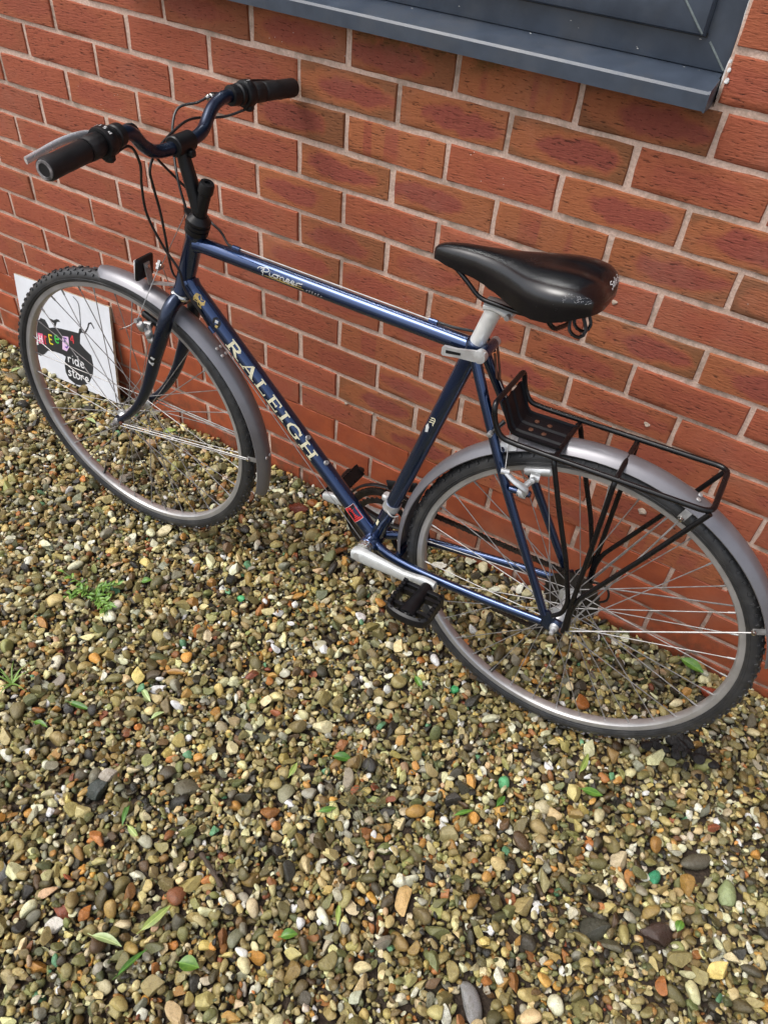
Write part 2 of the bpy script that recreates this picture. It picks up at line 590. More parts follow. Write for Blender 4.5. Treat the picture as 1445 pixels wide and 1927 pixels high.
def top_height(x, y, r=0.012):
    i, j = int((y - GY0) / RES), int((x - GX0) / RES)
    k = max(1, int(r / RES))
    H = HM[max(0, i - k):i + k + 1, max(0, j - k):j + k + 1]
    return float(np.quantile(H, 0.8)) + ground_z(x)

def make_stones():
    for name, x, y, (a, b, c), yaw, rgb, k, label, cat in STONES:
        pv, pf = PRO_HI[k]
        me = bpy.data.meshes.new(name)
        me.from_pydata((pv * np.array([a, b, c])).tolist(), [], pf.tolist())
        me.shade_smooth()
        me.set_sharp_from_angle(angle=math.radians(28))
        me.materials.append(M_STONE)
        o = bpy.data.objects.new(name, me)
        link(o)
        r = drop(x, y, a, b, c, yaw, 0.5)
        z = (r[0] if r else 0.0) + ground_z(x)
        o.location = (x, y, z)
        o.rotation_euler = (random.Random(label).uniform(-.2, .2), random.Random(label + "b").uniform(-.2, .2), yaw)
        o["tint"] = list(lin(*rgb)[:3])
        tag(o, label, cat)
make_stones()
def make_clod():
    M_CLOD = pm("black_damp_soil", (0.010, 0.009, 0.008, 1), .7, var=.5, vscale=150, bump=.003, bscale=250)
    r = random.Random(12)
    root = empty("soil_clod", (1.075, -0.265, ground_z(1.07)))
    tag(root, "scattered clump of black damp soil and rotten leaf beside the rear tyre", "soil clod")
    for k in range(26):
        pv, pf = PRO_HI[3 + k % 9]
        a = r.uniform(.007, .020)
        me = bpy.data.meshes.new("lump")
        me.from_pydata((pv * np.array([a, a * r.uniform(.5, .9), a * .5])).tolist(), [], pf.tolist())
        me.materials.append(M_CLOD)
        o = link(bpy.data.objects.new("lump", me), root)
        o.location = (r.gauss(0, .038), r.gauss(0, .024), r.uniform(.002, .010))
        o.rotation_euler = (r.uniform(-.5, .5), r.uniform(-.5, .5), r.uniform(0, 3))
make_clod()

# ---------------------------------------------------------------- brick wall
def brick_material(src):
    """src 'OBJECT': looks come from each brick's own properties; 'GEOMETRY': from mesh attributes"""
    mt, nt, p = new_mat("rustic_brick_" + src.lower())
    def at(n):
        a = nd(nt, "ShaderNodeAttribute", attribute_name=n)
        a.attribute_type = src
        return a
    lookA = at("look_a")      # edge, dark, band
    lookB = at("look_b")      # value, seed, smooth
    bco = nd(nt, "ShaderNodeAttribute", attribute_name="bco")
    sa = nd(nt, "ShaderNodeSeparateXYZ", {0: lookA.outputs['Vector']})
    sb = nd(nt, "ShaderNodeSeparateXYZ", {0: lookB.outputs['Vector']})
    edge, dark, band = sa.outputs
    val, seed, eng = sb.outputs
    sp = nd(nt, "ShaderNodeSeparateXYZ", {0: bco.outputs['Vector']})
    u, v = sp.outputs[0], sp.outputs[2]
    off = nd(nt, "ShaderNodeCombineXYZ", {0: math_(nt, 'MULTIPLY', seed, 7.3), 1: math_(nt, 'MULTIPLY', seed, 3.1), 2: math_(nt, 'MULTIPLY', seed, 5.7)})
    co = nd(nt, "ShaderNodeVectorMath", {0: bco.outputs['Vector'], 1: off.outputs[0]}, operation='ADD').outputs[0]
    soft = nd(nt, "ShaderNodeTexNoise", {'Vector': co, 'Scale': 24.0, 'Detail': 2.0, 'Roughness': 0.5})
    sw = math_(nt, 'SUBTRACT', soft.outputs['Fac'], 0.5)
    # red-purple heart inside an orange-brown burnt border
    uu = math_(nt, 'DIVIDE', math_(nt, 'ADD', u, math_(nt, 'MULTIPLY', math_(nt, 'SUBTRACT', math_(nt, 'FRACT', math_(nt, 'MULTIPLY', seed, 13.7)), 0.5), 0.065)), 0.088)
    vv = math_(nt, 'DIVIDE', v, 0.0245)
    rr = math_(nt, 'ADD', math_(nt, 'SQRT', math_(nt, 'ADD', math_(nt, 'POWER', math_(nt, 'ABSOLUTE', uu), 2.4), math_(nt, 'POWER', math_(nt, 'ABSOLUTE', vv), 2.0))), math_(nt, 'MULTIPLY', sw, 1.25))
    rim = ramp(nt, rr, 0.60, 1.10)
    rim2 = ramp(nt, math_(nt, 'ADD', rr, math_(nt, 'MULTIPLY', uu, 0.25)), 1.0, 1.4)
    # vertical drag bands
    bs = nd(nt, "ShaderNodeTexNoise", {'Vector': nd(nt, "ShaderNodeCombineXYZ", {0: math_(nt, 'ADD', math_(nt, 'MULTIPLY', u, 21.0), math_(nt, 'MULTIPLY', seed, 31.0)), 1: math_(nt, 'MULTIPLY', v, 1.5)}).outputs[0], 'Scale': 1.0, 'Detail': 1.0})
    bandm = math_(nt, 'MULTIPLY', ramp(nt, bs.outputs['Fac'], 0.43, 0.50), band)
    red = (0.325, 0.083, 0.042, 1); heart = (0.255, 0.058, 0.043, 1); orange = (0.365, 0.120, 0.046, 1); olive = (0.140, 0.072, 0.031, 1)
    heartf = math_(nt, 'MULTIPLY', math_(nt, 'SUBTRACT', 1.0, rim), edge)
    c = mixc(nt, math_(nt, 'MULTIPLY', heartf, 0.8), red, heart)
    c = mixc(nt, math_(nt, 'MULTIPLY', rim, edge), c, orange)
    c = mixc(nt, math_(nt, 'MULTIPLY', rim2, dark), c, olive)
    c = mixc(nt, bandm, c, orange)
    # fine grain
    n1 = nd(nt, "ShaderNodeTexNoise", {'Vector': co, 'Scale': 120.0, 'Detail': 6.0, 'Roughness': 0.7})
    c = mixc(nt, math_(nt, 'MULTIPLY', ramp(nt, n1.outputs['Fac'], 0.5, 0.3), 0.28), c, mixc(nt, 1.0, c, (0.5, 0.45, 0.42, 1), 'MULTIPLY'))
    c = mixc(nt, math_(nt, 'MULTIPLY', ramp(nt, n1.outputs['Fac'], 0.52, 0.75), 0.22), c, (0.42, 0.17, 0.08, 1))
    # creased, wire-dragged face: short wavy horizontal cracks
    wob = nd(nt, "ShaderNodeTexNoise", {'Vector': co, 'Scale': 60.0, 'Detail': 2.0})
    wv = nd(nt, "ShaderNodeVectorMath", {0: co, 1: nd(nt, "ShaderNodeVectorMath", {0: wob.outputs['Color'], 'Scale': 0.002}, operation='SCALE').outputs[0]}, operation='ADD').outputs[0]
    st = nd(nt, "ShaderNodeMapping", {'Vector': wv, 'Scale': (58.0, 58.0, 360.0)})
    cr = nd(nt, "ShaderNodeTexNoise", {'Vector': st.outputs[0], 'Scale': 1.0, 'Detail': 4.0, 'Roughness': 0.65})
    crack = ramp(nt, cr.outputs['Fac'], 0.385, 0.31)
    rough_side = math_(nt, 'SUBTRACT', 1.0, eng)
    crack = math_(nt, 'MULTIPLY', crack, rough_side)
    c = mixc(nt, math_(nt, 'MULTIPLY', crack, 0.62), c, (0.035, 0.012, 0.008, 1))
    pit = nd(nt, "ShaderNodeTexVoronoi", {'Vector': co, 'Scale': 190.0})
    pitm = math_(nt, 'MULTIPLY', ramp(nt, pit.outputs['Distance'], 0.13, 0.05), ramp(nt, nd(nt, "ShaderNodeSeparateXYZ", {0: pit.outputs['Color']}).outputs[0], 0.93, 0.95))
    c = mixc(nt, math_(nt, 'MULTIPLY', pitm, math_(nt, 'MULTIPLY', rough_side, 0.8)), c, (0.03, 0.012, 0.008, 1))
    # smooth engineering brick of the bottom courses
    ec = mixc(nt, ramp(nt, soft.outputs['Fac'], 0.3, 0.7), (0.36, 0.085, 0.034, 1), (0.285, 0.066, 0.03, 1))
    ec = mixc(nt, math_(nt, 'MULTIPLY', ramp(nt, n1.outputs['Fac'], 0.5, 0.3), 0.3), ec, (0.17, 0.04, 0.022, 1))
    c = mixc(nt, eng, c, ec)
    # pale lime specks
    lm = nd(nt, "ShaderNodeTexVoronoi", {'Vector': co, 'Scale': 95.0})
    lmm = math_(nt, 'MULTIPLY', ramp(nt, lm.outputs['Distance'], 0.11, 0.05), ramp(nt, nd(nt, "ShaderNodeSeparateXYZ", {0: lm.outputs['Color']}).outputs[1], 0.955, 0.965))
    c = mixc(nt, lmm, c, (0.62, 0.55, 0.5, 1))
    hv = nd(nt, "ShaderNodeHueSaturation", {'Color': c, 'Value': val})
    # moss that grows below the dripping sill
    geo = nd(nt, "ShaderNodeNewGeometry")
    gp = nd(nt, "ShaderNodeSeparateXYZ", {0: geo.outputs['Position']})
    mz = ramp(nt, gp.outputs[2], ZS - 0.012, ZS + 0.034)
    mx = math_(nt, 'MULTIPLY', ramp(nt, gp.outputs[0], -0.08, 0.08), ramp(nt, gp.outputs[0], 0.42, 0.28))
    mn = nd(nt, "ShaderNodeTexNoise", {'Vector': geo.outputs['Position'], 'Scale': 22.0, 'Detail': 6.0, 'Roughness': 0.7})
    moss = math_(nt, 'MULTIPLY', math_(nt, 'MULTIPLY', mz, mx), ramp(nt, mn.outputs['Fac'], 0.42, 0.6))
    c = mixc(nt, math_(nt, 'MULTIPLY', moss, 0.75), hv.outputs[0], (0.085, 0.06, 0.012, 1))
    # soil splashed up from the gravel, and pale runs
    dn = nd(nt, "ShaderNodeTexNoise", {'Vector': geo.outputs['Position'], 'Scale': 26.0, 'Detail': 7.0, 'Roughness': 0.72})
    dirt = math_(nt, 'MULTIPLY', ramp(nt, gp.outputs[2], 0.17, -0.01), ramp(nt, dn.outputs['Fac'], 0.40, 0.62))
    c = mixc(nt, math_(nt, 'MULTIPLY', dirt, 0.62), c, (0.085, 0.050, 0.030, 1))
    d2 = nd(nt, "ShaderNodeTexNoise", {'Vector': geo.outputs['Position'], 'Scale': 3.2, 'Detail': 6.0, 'Roughness': 0.7})
    c = mixc(nt, math_(nt, 'MULTIPLY', ramp(nt, d2.outputs['Fac'], 0.48, 0.72), 0.30), c, (0.36, 0.17, 0.115, 1))
    nt.links.new(c, p.inputs['Base Color'])
    nt.links.new(nd(nt, "ShaderNodeMapRange", {0: eng, 3: 0.82, 4: 0.5}).outputs[0], p.inputs['Roughness'])
    p.inputs['Specular IOR Level'].default_value = 0.35
    h = math_(nt, 'MULTIPLY', math_(nt, 'ADD', math_(nt, 'MULTIPLY', cr.outputs['Fac'], 1.5), math_(nt, 'MULTIPLY', n1.outputs['Fac'], 0.35)), nd(nt, "ShaderNodeMapRange", {0: eng, 3: 1.0, 4: 0.18}).outputs[0])
    h = math_(nt, 'SUBTRACT', h, math_(nt, 'MULTIPLY', math_(nt, 'ADD', crack, pitm), 1.1))
    b = nd(nt, "ShaderNodeBump", {'Strength': 1.0, 'Distance': 0.0020, 'Height': h})
    nt.links.new(b.outputs[0], p.inputs['Normal'])
    return mt

def mortar_material():
    mt, nt, p = new_mat("pink_sand_mortar")
    tc = nd(nt, "ShaderNodeTexCoord")
    n1 = nd(nt, "ShaderNodeTexNoise", {'Vector': tc.outputs['Object'], 'Scale': 240.0, 'Detail': 6.0, 'Roughness': 0.75})
    n2 = nd(nt, "ShaderNodeTexNoise", {'Vector': tc.outputs['Object'], 'Scale': 18.0, 'Detail': 5.0, 'Roughness': 0.65})
    c = mixc(nt, ramp(nt, n1.outputs['Fac'], 0.3, 0.7), (0.50, 0.345, 0.270, 1), (0.73, 0.545, 0.445, 1))
    c = mixc(nt, math_(nt, 'MULTIPLY', ramp(nt, n2.outputs['Fac'], 0.45, 0.68), 0.75), c, (0.27, 0.205, 0.155, 1))
    geo = nd(nt, "ShaderNodeNewGeometry")
    gz = nd(nt, "ShaderNodeSeparateXYZ", {0: geo.outputs['Position']}).outputs[2]
    low = math_(nt, 'MULTIPLY', ramp(nt, gz, 0.26, 0.1), ramp(nt, n2.outputs['Fac'], 0.35, 0.6))
    c = mixc(nt, math_(nt, 'MULTIPLY', low, 0.6), c, (0.2, 0.13, 0.095, 1))       # soil splashed on the plinth
    nt.links.new(c, p.inputs['Base Color'])
    p.inputs['Roughness'].default_value = 0.92
    b = nd(nt, "ShaderNodeBump", {'Strength': 1.0, 'Distance': 0.002, 'Height': math_(nt, 'ADD', n1.outputs['Fac'], n2.outputs['Fac'])})
    nt.links.new(b.outputs[0], p.inputs['Normal'])
    return mt

M_BRICK = brick_material('OBJECT')
M_BRICK_G = brick_material('GEOMETRY')
M_MORTAR = mortar_material()
WIN_X0, WIN_X1 = -0.56, 0.659
WIN_Z0, WIN_Z1 = ZS + 0.036, ZS + 1.2
WALL_X0, WALL_X1, WALL_TOP = -3.4, 3.2, ZS + 3.9

def brick_verts(L, H, r, D=0.055):
    """face with a worn, slightly uneven arris; local x along the wall, -y outwards, z up"""
    n_l, n_h = 6, 2
    def loop(ins, y, jit):
        hx, hz = L / 2 - ins, H / 2 - ins
        pts = []
        for k in range(n_l): pts.append((-hx + 2 * hx * k / n_l, -hz))
        for k in range(n_h): pts.append((hx, -hz + 2 * hz * k / n_h))
        for k in range(n_l): pts.append((hx - 2 * hx * k / n_l, hz))
        for k in range(n_h): pts.append((-hx, hz - 2 * hz * k / n_h))
        return [(a + r.uniform(-jit, jit), y + r.uniform(-jit, jit) * 0.4, b + r.uniform(-jit, jit)) for a, b in pts]
    back = loop(0, D, 0)
    mid = loop(0, 0.004, 0.0011)
    front = loop(0.0022, 0.0, 0.0012)
    inner = loop(0.012, -0.0004, 0.0012)
    n = len(back)
    v = back + mid + front + inner
    f = []
    for s in range(3):
        for k in range(n):
            j = (k + 1) % n
            f.append((s * n + k, s * n + j, (s + 1) * n + j, (s + 1) * n + k))
    f.append(tuple(3 * n + k for k in range(n)))
    return v, f

def brick_mesh(L, H, r):
    v, f = brick_verts(L, H, r)
    me = bpy.data.meshes.new("brick")
    me.from_pydata(v, [], f)
    me.shade_smooth()
    me.set_sharp_from_angle(angle=math.radians(50))
    at = me.attributes.new("bco", 'FLOAT_VECTOR', 'POINT')
    at.data.foreach_set("vector", np.array(v, np.float32).ravel())
    me.materials.append(M_BRICK)
    return me

# bricks whose burnt borders, bands or dark corners are told apart: (course, left joint) -> edge, dark, band, value
LOOK = {(0, 0): (.8, .7, 0, .88), (0, 1): (.3, .2, 1, .92), (0, 2): (.9, .8, 0, .80), (0, 3): (.1, 0, 0, .98), (0, -1): (.7, .5, 0, .92), (0, -2): (.5, .4, 0, .9),
        (1, -.5): (1, .8, 0, .98), (1, .5): (1, .2, 0, 1), (1, 1.5): (1, .9, 0, .98), (1, 2.5): (.3, .1, 0, .98), (1, -1.5): (.3, .1, 0, 1),
        (2, -1): (.9, .8, 0, .9), (2, 0): (.3, 0, 1, 1), (2, 1): (.2, 0, 0, .98), (2, 2): (.9, .1, 0, .98), (2, 3): (1, 1, 0, .94),
        (3, -.5): (1, .6, 0, 1), (3, .5): (1, .2, 0, 1), (3, 1.5): (.3, .1, 1, .98), (3, 2.5): (1, .6, 0, 1), (3, 3.5): (.8, 1, 0, .9),
        (4, -1): (.9, .2, 0, 1), (4, 0): (.3, 0, 0, 1), (4, 1): (.2, 0, 0, 1), (4, 2): (.1, 0, 0, .96), (4, 3): (.2, .1, 0, .98),
        (5, -.5): (.8, .6, 0, .98), (5, .5): (.5, .2, 0, 1), (5, 1.5): (.2, .1, 0, .98), (5, 2.5): (1, 1, 0, .95), (5, 3.5): (.9, .1, 0, .98),
        (6, 0): (.5, .3, 0, 1), (6, 1): (.7, .2, 0, 1), (6, 2): (.6, .4, 0, .95), (6, 3): (.2, 0, 0, .95), (6, -1): (.7, .6, 0, .98),
        (7, 1.5): (.9, .8, 0, .95), (7, 2.5): (.4, .1, 0, .95), (9, .5): (.8, .5, 0, .98), (9, 1.5): (.6, .3, 0, .95),
        (10, 0): (1, .7, 0, .98), (10, 1): (.7, .6, 0, .95), (11, .5): (1, .4, 0, .97)}

def make_wall():
    root = empty("brick_wall", (0, 0.03, 0))
    tag(root, "red rustic brick wall with pink mortar joints under the dark window", "wall")
    off = V((0, 0.03, 0))
    r = random.Random(4)
    full = [brick_mesh(0.2156, 0.0656, r) for _ in range(8)]
    spec, odd = [], {}
    gv, gf, gb, ga, gbv = [], [], [], [], []
    for c in range(-54, 16):
        z = ZS - 0.075 * c + (0.009 if c >= 12 else 0)
        if z < -0.06 or z > WALL_TOP - 0.03:
            continue
        k = math.floor(WALL_X0 / 0.225) + (0.5 if c % 2 else 0)
        while k * 0.225 < WALL_X1:
            x0, x1 = k * 0.225 + 0.005, (k + 1) * 0.225 - 0.005
            kk = k
            k += 1
            zb, zt = z - 0.0325, z + 0.0325
            pieces = [(x0, x1)]
            if zt > WIN_Z0 + 0.01 and zb < WIN_Z1:
                pieces = []
                if x0 < WIN_X0 - .03: pieces.append((x0, WIN_X0 - .001 if x1 > WIN_X0 - .035 else x1))
                if x1 > WIN_X1 + .03: pieces.append((WIN_X1 + .001 if x0 < WIN_X1 + .035 else x0, x1))
            for a, b in pieces:
                if b - a < 0.03:
                    continue
                look = LOOK.get((c, kk))
                if look is None:
                    if kk < -1: look = (r.uniform(0, .45), r.random() ** 3 * .6, 0, r.uniform(.96, 1.08))
                    else: look = (r.uniform(.05, .65), r.random() ** 2 * .6, 1 if r.random() < .07 else 0, r.uniform(.92, 1.03))
                fk = .92 if (c, kk) in LOOK else .6
                look = (look[0] * fk, look[1] * fk * .65, look[2] * fk, look[3] * r.uniform(.93, 1.09))
                eng = 1.0 if c >= 12 else 0.0
                seed = r.random()
                ctr = V(((a + b) / 2 + r.uniform(-.001, .001), r.uniform(-.0014, .0014), z + r.uniform(-.0012, .0012)))
                vis = any(in_view(V((px, 0, pz))) for px in (a, (a + b) / 2, b) for pz in (zb, zt)) and zt > ground_z(ctr.x) - 0.02
                if vis:
                    if abs(b - a - 0.215) < 0.002:
                        me = r.choice(full)
                    else:
                        me = brick_mesh(b - a , 0.0656, r)
                    o = bpy.data.objects.new("brick", me)
                    link(o, root)
                    o.location = ctr - off
                    o.rotation_euler = (0, r.uniform(-.003, .003), 0)
                    o["look_a"] = [look[0], look[1], look[2]]
                    o["look_b"] = [look[3], seed, eng]
                else:
                    v, f = brick_verts(b - a , 0.0656, r)
                    n0 = len(gv)
                    gv += [(p[0] + ctr.x - off.x, p[1] + ctr.y - off.y, p[2] + ctr.z - off.z) for p in v]
                    gf += [tuple(n0 + i for i in q) for q in f]
                    gb += v
                    ga += [look[:3]] * len(v)
                    gbv += [(look[3], seed, eng)] * len(v)
    me = bpy.data.meshes.new("surrounding_bricks")
    me.from_pydata(gv, [], gf)
    me.shade_smooth()
    me.set_sharp_from_angle(angle=math.radians(50))
    for nm, dat in (("bco", gb), ("look_a", ga), ("look_b", gbv)):
        at = me.attributes.new(nm, 'FLOAT_VECTOR', 'POINT')
        at.data.foreach_set("vector", np.array(dat, np.float32).ravel())
    me.materials.append(M_BRICK_G)
    o = link(bpy.data.objects.new("surrounding_bricks", me), root)
    tag(o, kind="stuff")
    # mortar bed behind the brick faces, with the window opening left free
    mb = MB()
    def slab(x0, x1, z0, z1):
        mb.box(((x0 + x1) / 2, 0.0535, (z0 + z1) / 2), (x1 - x0, 0.1, z1 - z0))
    slab(WALL_X0, WIN_X0 + .002, -0.2, WALL_TOP)
    slab(WIN_X0 + .002, WIN_X1 - .003, -0.2, WIN_Z0)
    slab(WIN_X0 + .002, WIN_X1 - .003, WIN_Z1, WALL_TOP)
    slab(WIN_X1 - .003, WALL_X1, -0.2, WALL_TOP)
    mb.build("mortar", M_MORTAR, root, off, smooth=False)
    # blobs of mortar and lime stuck to the brick faces
    M_SPL = pm("mortar_splash", (0.42, 0.33, 0.26, 1), 0.9, var=.3, bump=.001)
    for x, z, s in ((0.602, -0.308, .0055), (0.735, -0.53, .0065), (0.792, -0.74, .010), (0.11, -0.785, .004), (0.03, -0.79, .005), (0.122, -0.80, .004)):
        pv, pf = PRO_HI[4 + r.randrange(7)]
        me = bpy.data.meshes.new("mortar_splash")
        me.from_pydata((pv * np.array([s, s * .35, s * .9])).tolist(), [], pf.tolist())
        me.shade_smooth(); me.materials.append(M_SPL)
        o = link(bpy.data.objects.new("mortar_splash", me), root)
        o.location = (x, -0.031, z + ZS)
make_wall()

# ---------------------------------------------------------------- window
def make_window():
    M_UPVC = pm("anthracite_frame", (0.046, 0.060, 0.084, 1), 0.36, var=.16, vscale=25, bump=.00015, bscale=900, dirt=(0.10, 0.10, 0.10, 1), dirt_amt=.35)
    M_WELD = pm("weld_seam", (0.16, 0.19, 0.19, 1), 0.6)
    M_SEAL = pm("white_sealant", (0.62, 0.61, 0.6, 1), 0.5, var=.35, vscale=90, bump=.0008, bscale=200)
    M_GASK = pm("rubber_gasket", (0.012, 0.012, 0.013, 1), 0.6)
    mt, nt, p = new_mat("window_glass")
    p.inputs['Base Color'].default_value = (0.75, 0.8, 0.8, 1)
    p.inputs['Roughness'].default_value = 0.02
    p.inputs['Transmission Weight'].default_value = 1.0
    p.inputs['IOR'].default_value = 1.45
    tc = nd(nt, "ShaderNodeTexCoord")
    nz = nd(nt, "ShaderNodeTexNoise", {'Vector': tc.outputs['Object'], 'Scale': 3.0})
    bm = nd(nt, "ShaderNodeBump", {'Strength': 0.05, 'Distance': 0.002, 'Height': nz.outputs['Fac']})
    nt.links.new(bm.outputs[0], p.inputs['Normal'])
    M_GLASS = mt
    root = empty("casement_window", (0.05, 0.04, WIN_Z0))
    tag(root, "dark grey plastic casement window with projecting sill set in brick wall", "window")
    off = root.location.copy()
    X0, X1 = WIN_X0 + .004, WIN_X1 - .005
    # sill, swept along x: profile in (y, z)
    prof = [(-.045, .0388), (-.0455, .061), (-.0425, .0648), (-.036, .0662), (.021, .0772), (.09, .0772), (.09, .0385), (-.005, .0385), (-.008, .043), (-.036, .043), (-.037, .0388)]
    mb = MB()
    mb.loft([[(x, y, z + ZS) for y, z in prof] for x in (X0, X0 + .3, 0, .3, X1 - .004)])
    sill = mb.build("sill", M_UPVC, root, off, angle=25)
    mb = MB()
    mb.loft([[(x, y, z + ZS) for y, z in [(-.0465, .0375), (-.047, .0622), (-.044, .0662), (-.034, .0685), (-.002, .0745), (-.002, .0375)]] for x in (X1 - .0037, X1 - .0008)])
    mb.build("end_cap", M_UPVC, sill, off, angle=25)
    # outer frame, mitred at the corners
    def rail(a, b, inner_dir, w, y0, y1, bev, name, par):
        """a-b outer edge, mitred; (x, z) plane"""
        a, b = V((a[0], 0, a[1])), V((b[0], 0, b[1]))
        d = (b - a).normalized()
        n = V((inner_dir[0], 0, inner_dir[1]))
        rings = []
        for p_, s in ((a, 1), (b, -1)):
            def q(t, y):
                return p_ + n * t + d * (s * t) + V((0, y, 0))
            rings.append([q(0, y1), q(0, y0 + bev), q(bev * .4, y0 + bev * .15), q(bev, y0), q(w - bev, y0), q(w - bev * .3, y0 + bev * .3), q(w, y0 + bev), q(w, y1)])
        m_ = MB().loft(rings)
        return m_.build(name, M_UPVC, par, off, angle=25)
    zb, zt = ZS + .0776, WIN_Z1 - .004
    cr = [((X0, zb), (X1, zb), (0, 1)), ((X1, zb), (X1, zt), (-1, 0)), ((X1, zt), (X0, zt), (0, -1)), ((X0, zt), (X0, zb), (1, 0))]
    for a, b, n in cr:
        rail(a, b, n, .058, .019, .085, .003, "frame_rail", root)
    g = .0435
    xs0, xs1, zs0, zs1 = X0 + g, X1 - g, zb + g - .0015, zt - g
    cr = [((xs0, zs0), (xs1, zs0), (0, 1)), ((xs1, zs0), (xs1, zs1), (-1, 0)), ((xs1, zs1), (xs0, zs1), (0, -1)), ((xs0, zs1), (xs0, zs0), (1, 0))]
    for a, b, n in cr:
        rail(a, b, n, .066, .003, .0165, .0085, "sash_rail", root)
    # dark gap below the sash, seams of the welded corners
    mb = MB().box(((xs0 + xs1) / 2, .0178, zs0 + .001), (xs1 - xs0 + .004, .0022, .006))
    mb.build("gasket", M_GASK, root, off, smooth=False)
    mb = MB()
    mb.tube([(X1 - .004, .0186, zb + .004), (X1 - .036, .0186, zb + .036)], .0016, 6)
    mb.build("weld_seam", M_WELD, root, off)
    mb = MB()
    mb.tube([(xs1 - .004, .0055, zs0 + .004), (xs1 - .009, .0026, zs0 + .009), (xs1 - .058, .0026, zs0 + .058)], .0017, 6)
    mb.build("weld_seam", M_WELD, root, off)
    mb = MB().box(((xs0 + xs1) / 2, .012, (zs0 + zs1) / 2), (xs1 - xs0 - .12, .004, zs1 - zs0 - .12))
    mb.build("pane", M_GLASS, root, off, smooth=False)
    # room behind the glass
    M_ROOM = pm("dim_room", (0.12, 0.11, 0.10, 1), 0.9)
    mb = MB()
    mb.box(((X0 + X1) / 2, .7, (zb + zt) / 2), (X1 - X0 + .6, .02, zt - zb + .4))
    mb.build("back_board", M_ROOM, root, off, smooth=False)
    # uneven bead of sealant between frame and bricks
    rr = random.Random(3)
    pts = [(X1 + .0035 + rr.uniform(-.0008, .0008), .012 + rr.uniform(-.002, .001), zb - .03 + i * .012) for i in range(60)]
    MB().tube(pts, lambda t: .0036 + .0012 * math.sin(t * 47), 7).build("sealant", M_SEAL, root, off)
    mb = MB()
    for x, z, s in ((X1 + .0065, ZS + .088, .0028), (X1 + .0045, ZS + .099, .0022), (X1 + .0085, ZS + .074, .0035)):
        pv, pf = PRO_HI[2]
        i = len(mb.v); mb.v += [V(p_) * s + V((x, -.0008, z)) for p_ in (pv * np.array([1, .25, 1.2]))]
        mb.f += [tuple(i + k for k in q) for q in pf.tolist()]
    mb.build("sealant", M_SEAL, root, off)
    # debris and droplets on the sill
    M_DRP = pm("droppings", (0.55, 0.55, 0.52, 1), 0.6)
    for i in range(18):
        x = rr.uniform(.0, .64); t = rr.random() ** 2
        if i % 3 == 0: y, z = .0182, ZS + rr.uniform(.082, .115)
        else: y = .019 - t * .05; z = ZS + .0768 + (y - .021) * .193
        pv, pf = PRO_LO[i % 10]
        s = rr.uniform(.0006, .0014)
        mb = MB(); mb.v = [V(p_) for p_ in pv * np.array([s * rr.uniform(.7, 2.2), s * .5, s * .6])]; mb.f = [tuple(q) for q in pf.tolist()]
        mb.v = [p_ + V((x, y, z)) for p_ in mb.v]
        mb.build("speck", M_DRP, root, off)
make_window()

# ---------------------------------------------------------------- bicycle
# bicycle axes: x forward, y to its left (towards the open side), z up; origin at the rear hub
BO = V((0.7490, -0.3299, -0.7528 + ZS))
bex, bey, bez = V((-0.9997, -0.0185, -0.0127)), V((0.0180, -0.9990, 0.0415)), V((-0.0135, 0.0413, 0.9991))
WB = 1.0940
BASE = V((WB / 2, 0, -0.3435))

M_BLUE = pm("navy_metallic_paint", (0.019, 0.045, 0.125, 1), 0.22, metal=0.86, coat=1.0, var=.10, vscale=9, coat_rough=.10, coat_ior=1.5)
M_DARKBLUE = pm("faded_dark_navy_paint", (0.010, 0.020, 0.048, 1), 0.28, metal=0.7, coat=.5, var=.15, vscale=14, coat_rough=.16)
M_BLACK = pm("black_plastic", (0.006, 0.006, 0.007, 1), 0.4, var=.3, spec=.35)
M_BLACKG = pm("black_gloss_enamel", (0.004, 0.004, 0.005, 1), 0.28, var=.2, spec=.4)
M_GRIP = pm("grip_rubber", (0.008, 0.008, 0.009, 1), 0.5, var=.3, spec=.4, bump=.0002, bscale=1100)
M_TYRE = pm("tyre_rubber", (0.028, 0.029, 0.031, 1), 0.42, var=.3, vscale=40, dirt=(0.075, 0.072, 0.066, 1), dirt_amt=.5, bump=.0002)
M_RIM = pm("brushed_rim", (0.46, 0.455, 0.45, 1), 0.38, metal=0.6, var=.1, vscale=30, dirt=(0.34, 0.31, 0.28, 1), dirt_amt=.35)
M_STEEL = pm("spoke_steel", (0.38, 0.375, 0.37, 1), 0.48, metal=0.7, var=.25, dirt=(0.12, 0.10, 0.08, 1), dirt_amt=.6)
M_ALLOY = pm("cast_alloy", (0.60, 0.61, 0.61, 1), 0.42, metal=0.65, var=.12, dirt=(0.25, 0.24, 0.22, 1), dirt_amt=.35)
M_POST = pm("pale_anodised_post", (0.70, 0.71, 0.69, 1), 0.35, metal=0.35, var=.06)
M_CRANK = pm("silver_painted_crank", (0.55, 0.57, 0.56, 1), 0.36, metal=0.3, var=.1, dirt=(0.25, 0.24, 0.22, 1), dirt_amt=.3)
M_CHROME = pm("chrome", (0.68, 0.67, 0.64, 1), 0.18, metal=1.0, var=.15, dirt=(0.25, 0.18, 0.1, 1), dirt_amt=.35)
M_LEVER = pm("polished_lever", (0.80, 0.80, 0.80, 1), 0.25, metal=0.55, var=.12)
M_GUARD = pm("pewter_mudguard", (0.195, 0.192, 0.208, 1), 0.36, metal=0.45, var=.08, vscale=18, coat=.15, dirt=(0.13, 0.12, 0.12, 1), dirt_amt=.3)
M_CHAIN = pm("oily_chain", (0.045, 0.038, 0.032, 1), 0.4, metal=0.6, var=.4)
M_CABLE = pm("cable_housing", (0.014, 0.014, 0.015, 1), 0.35, var=.2)
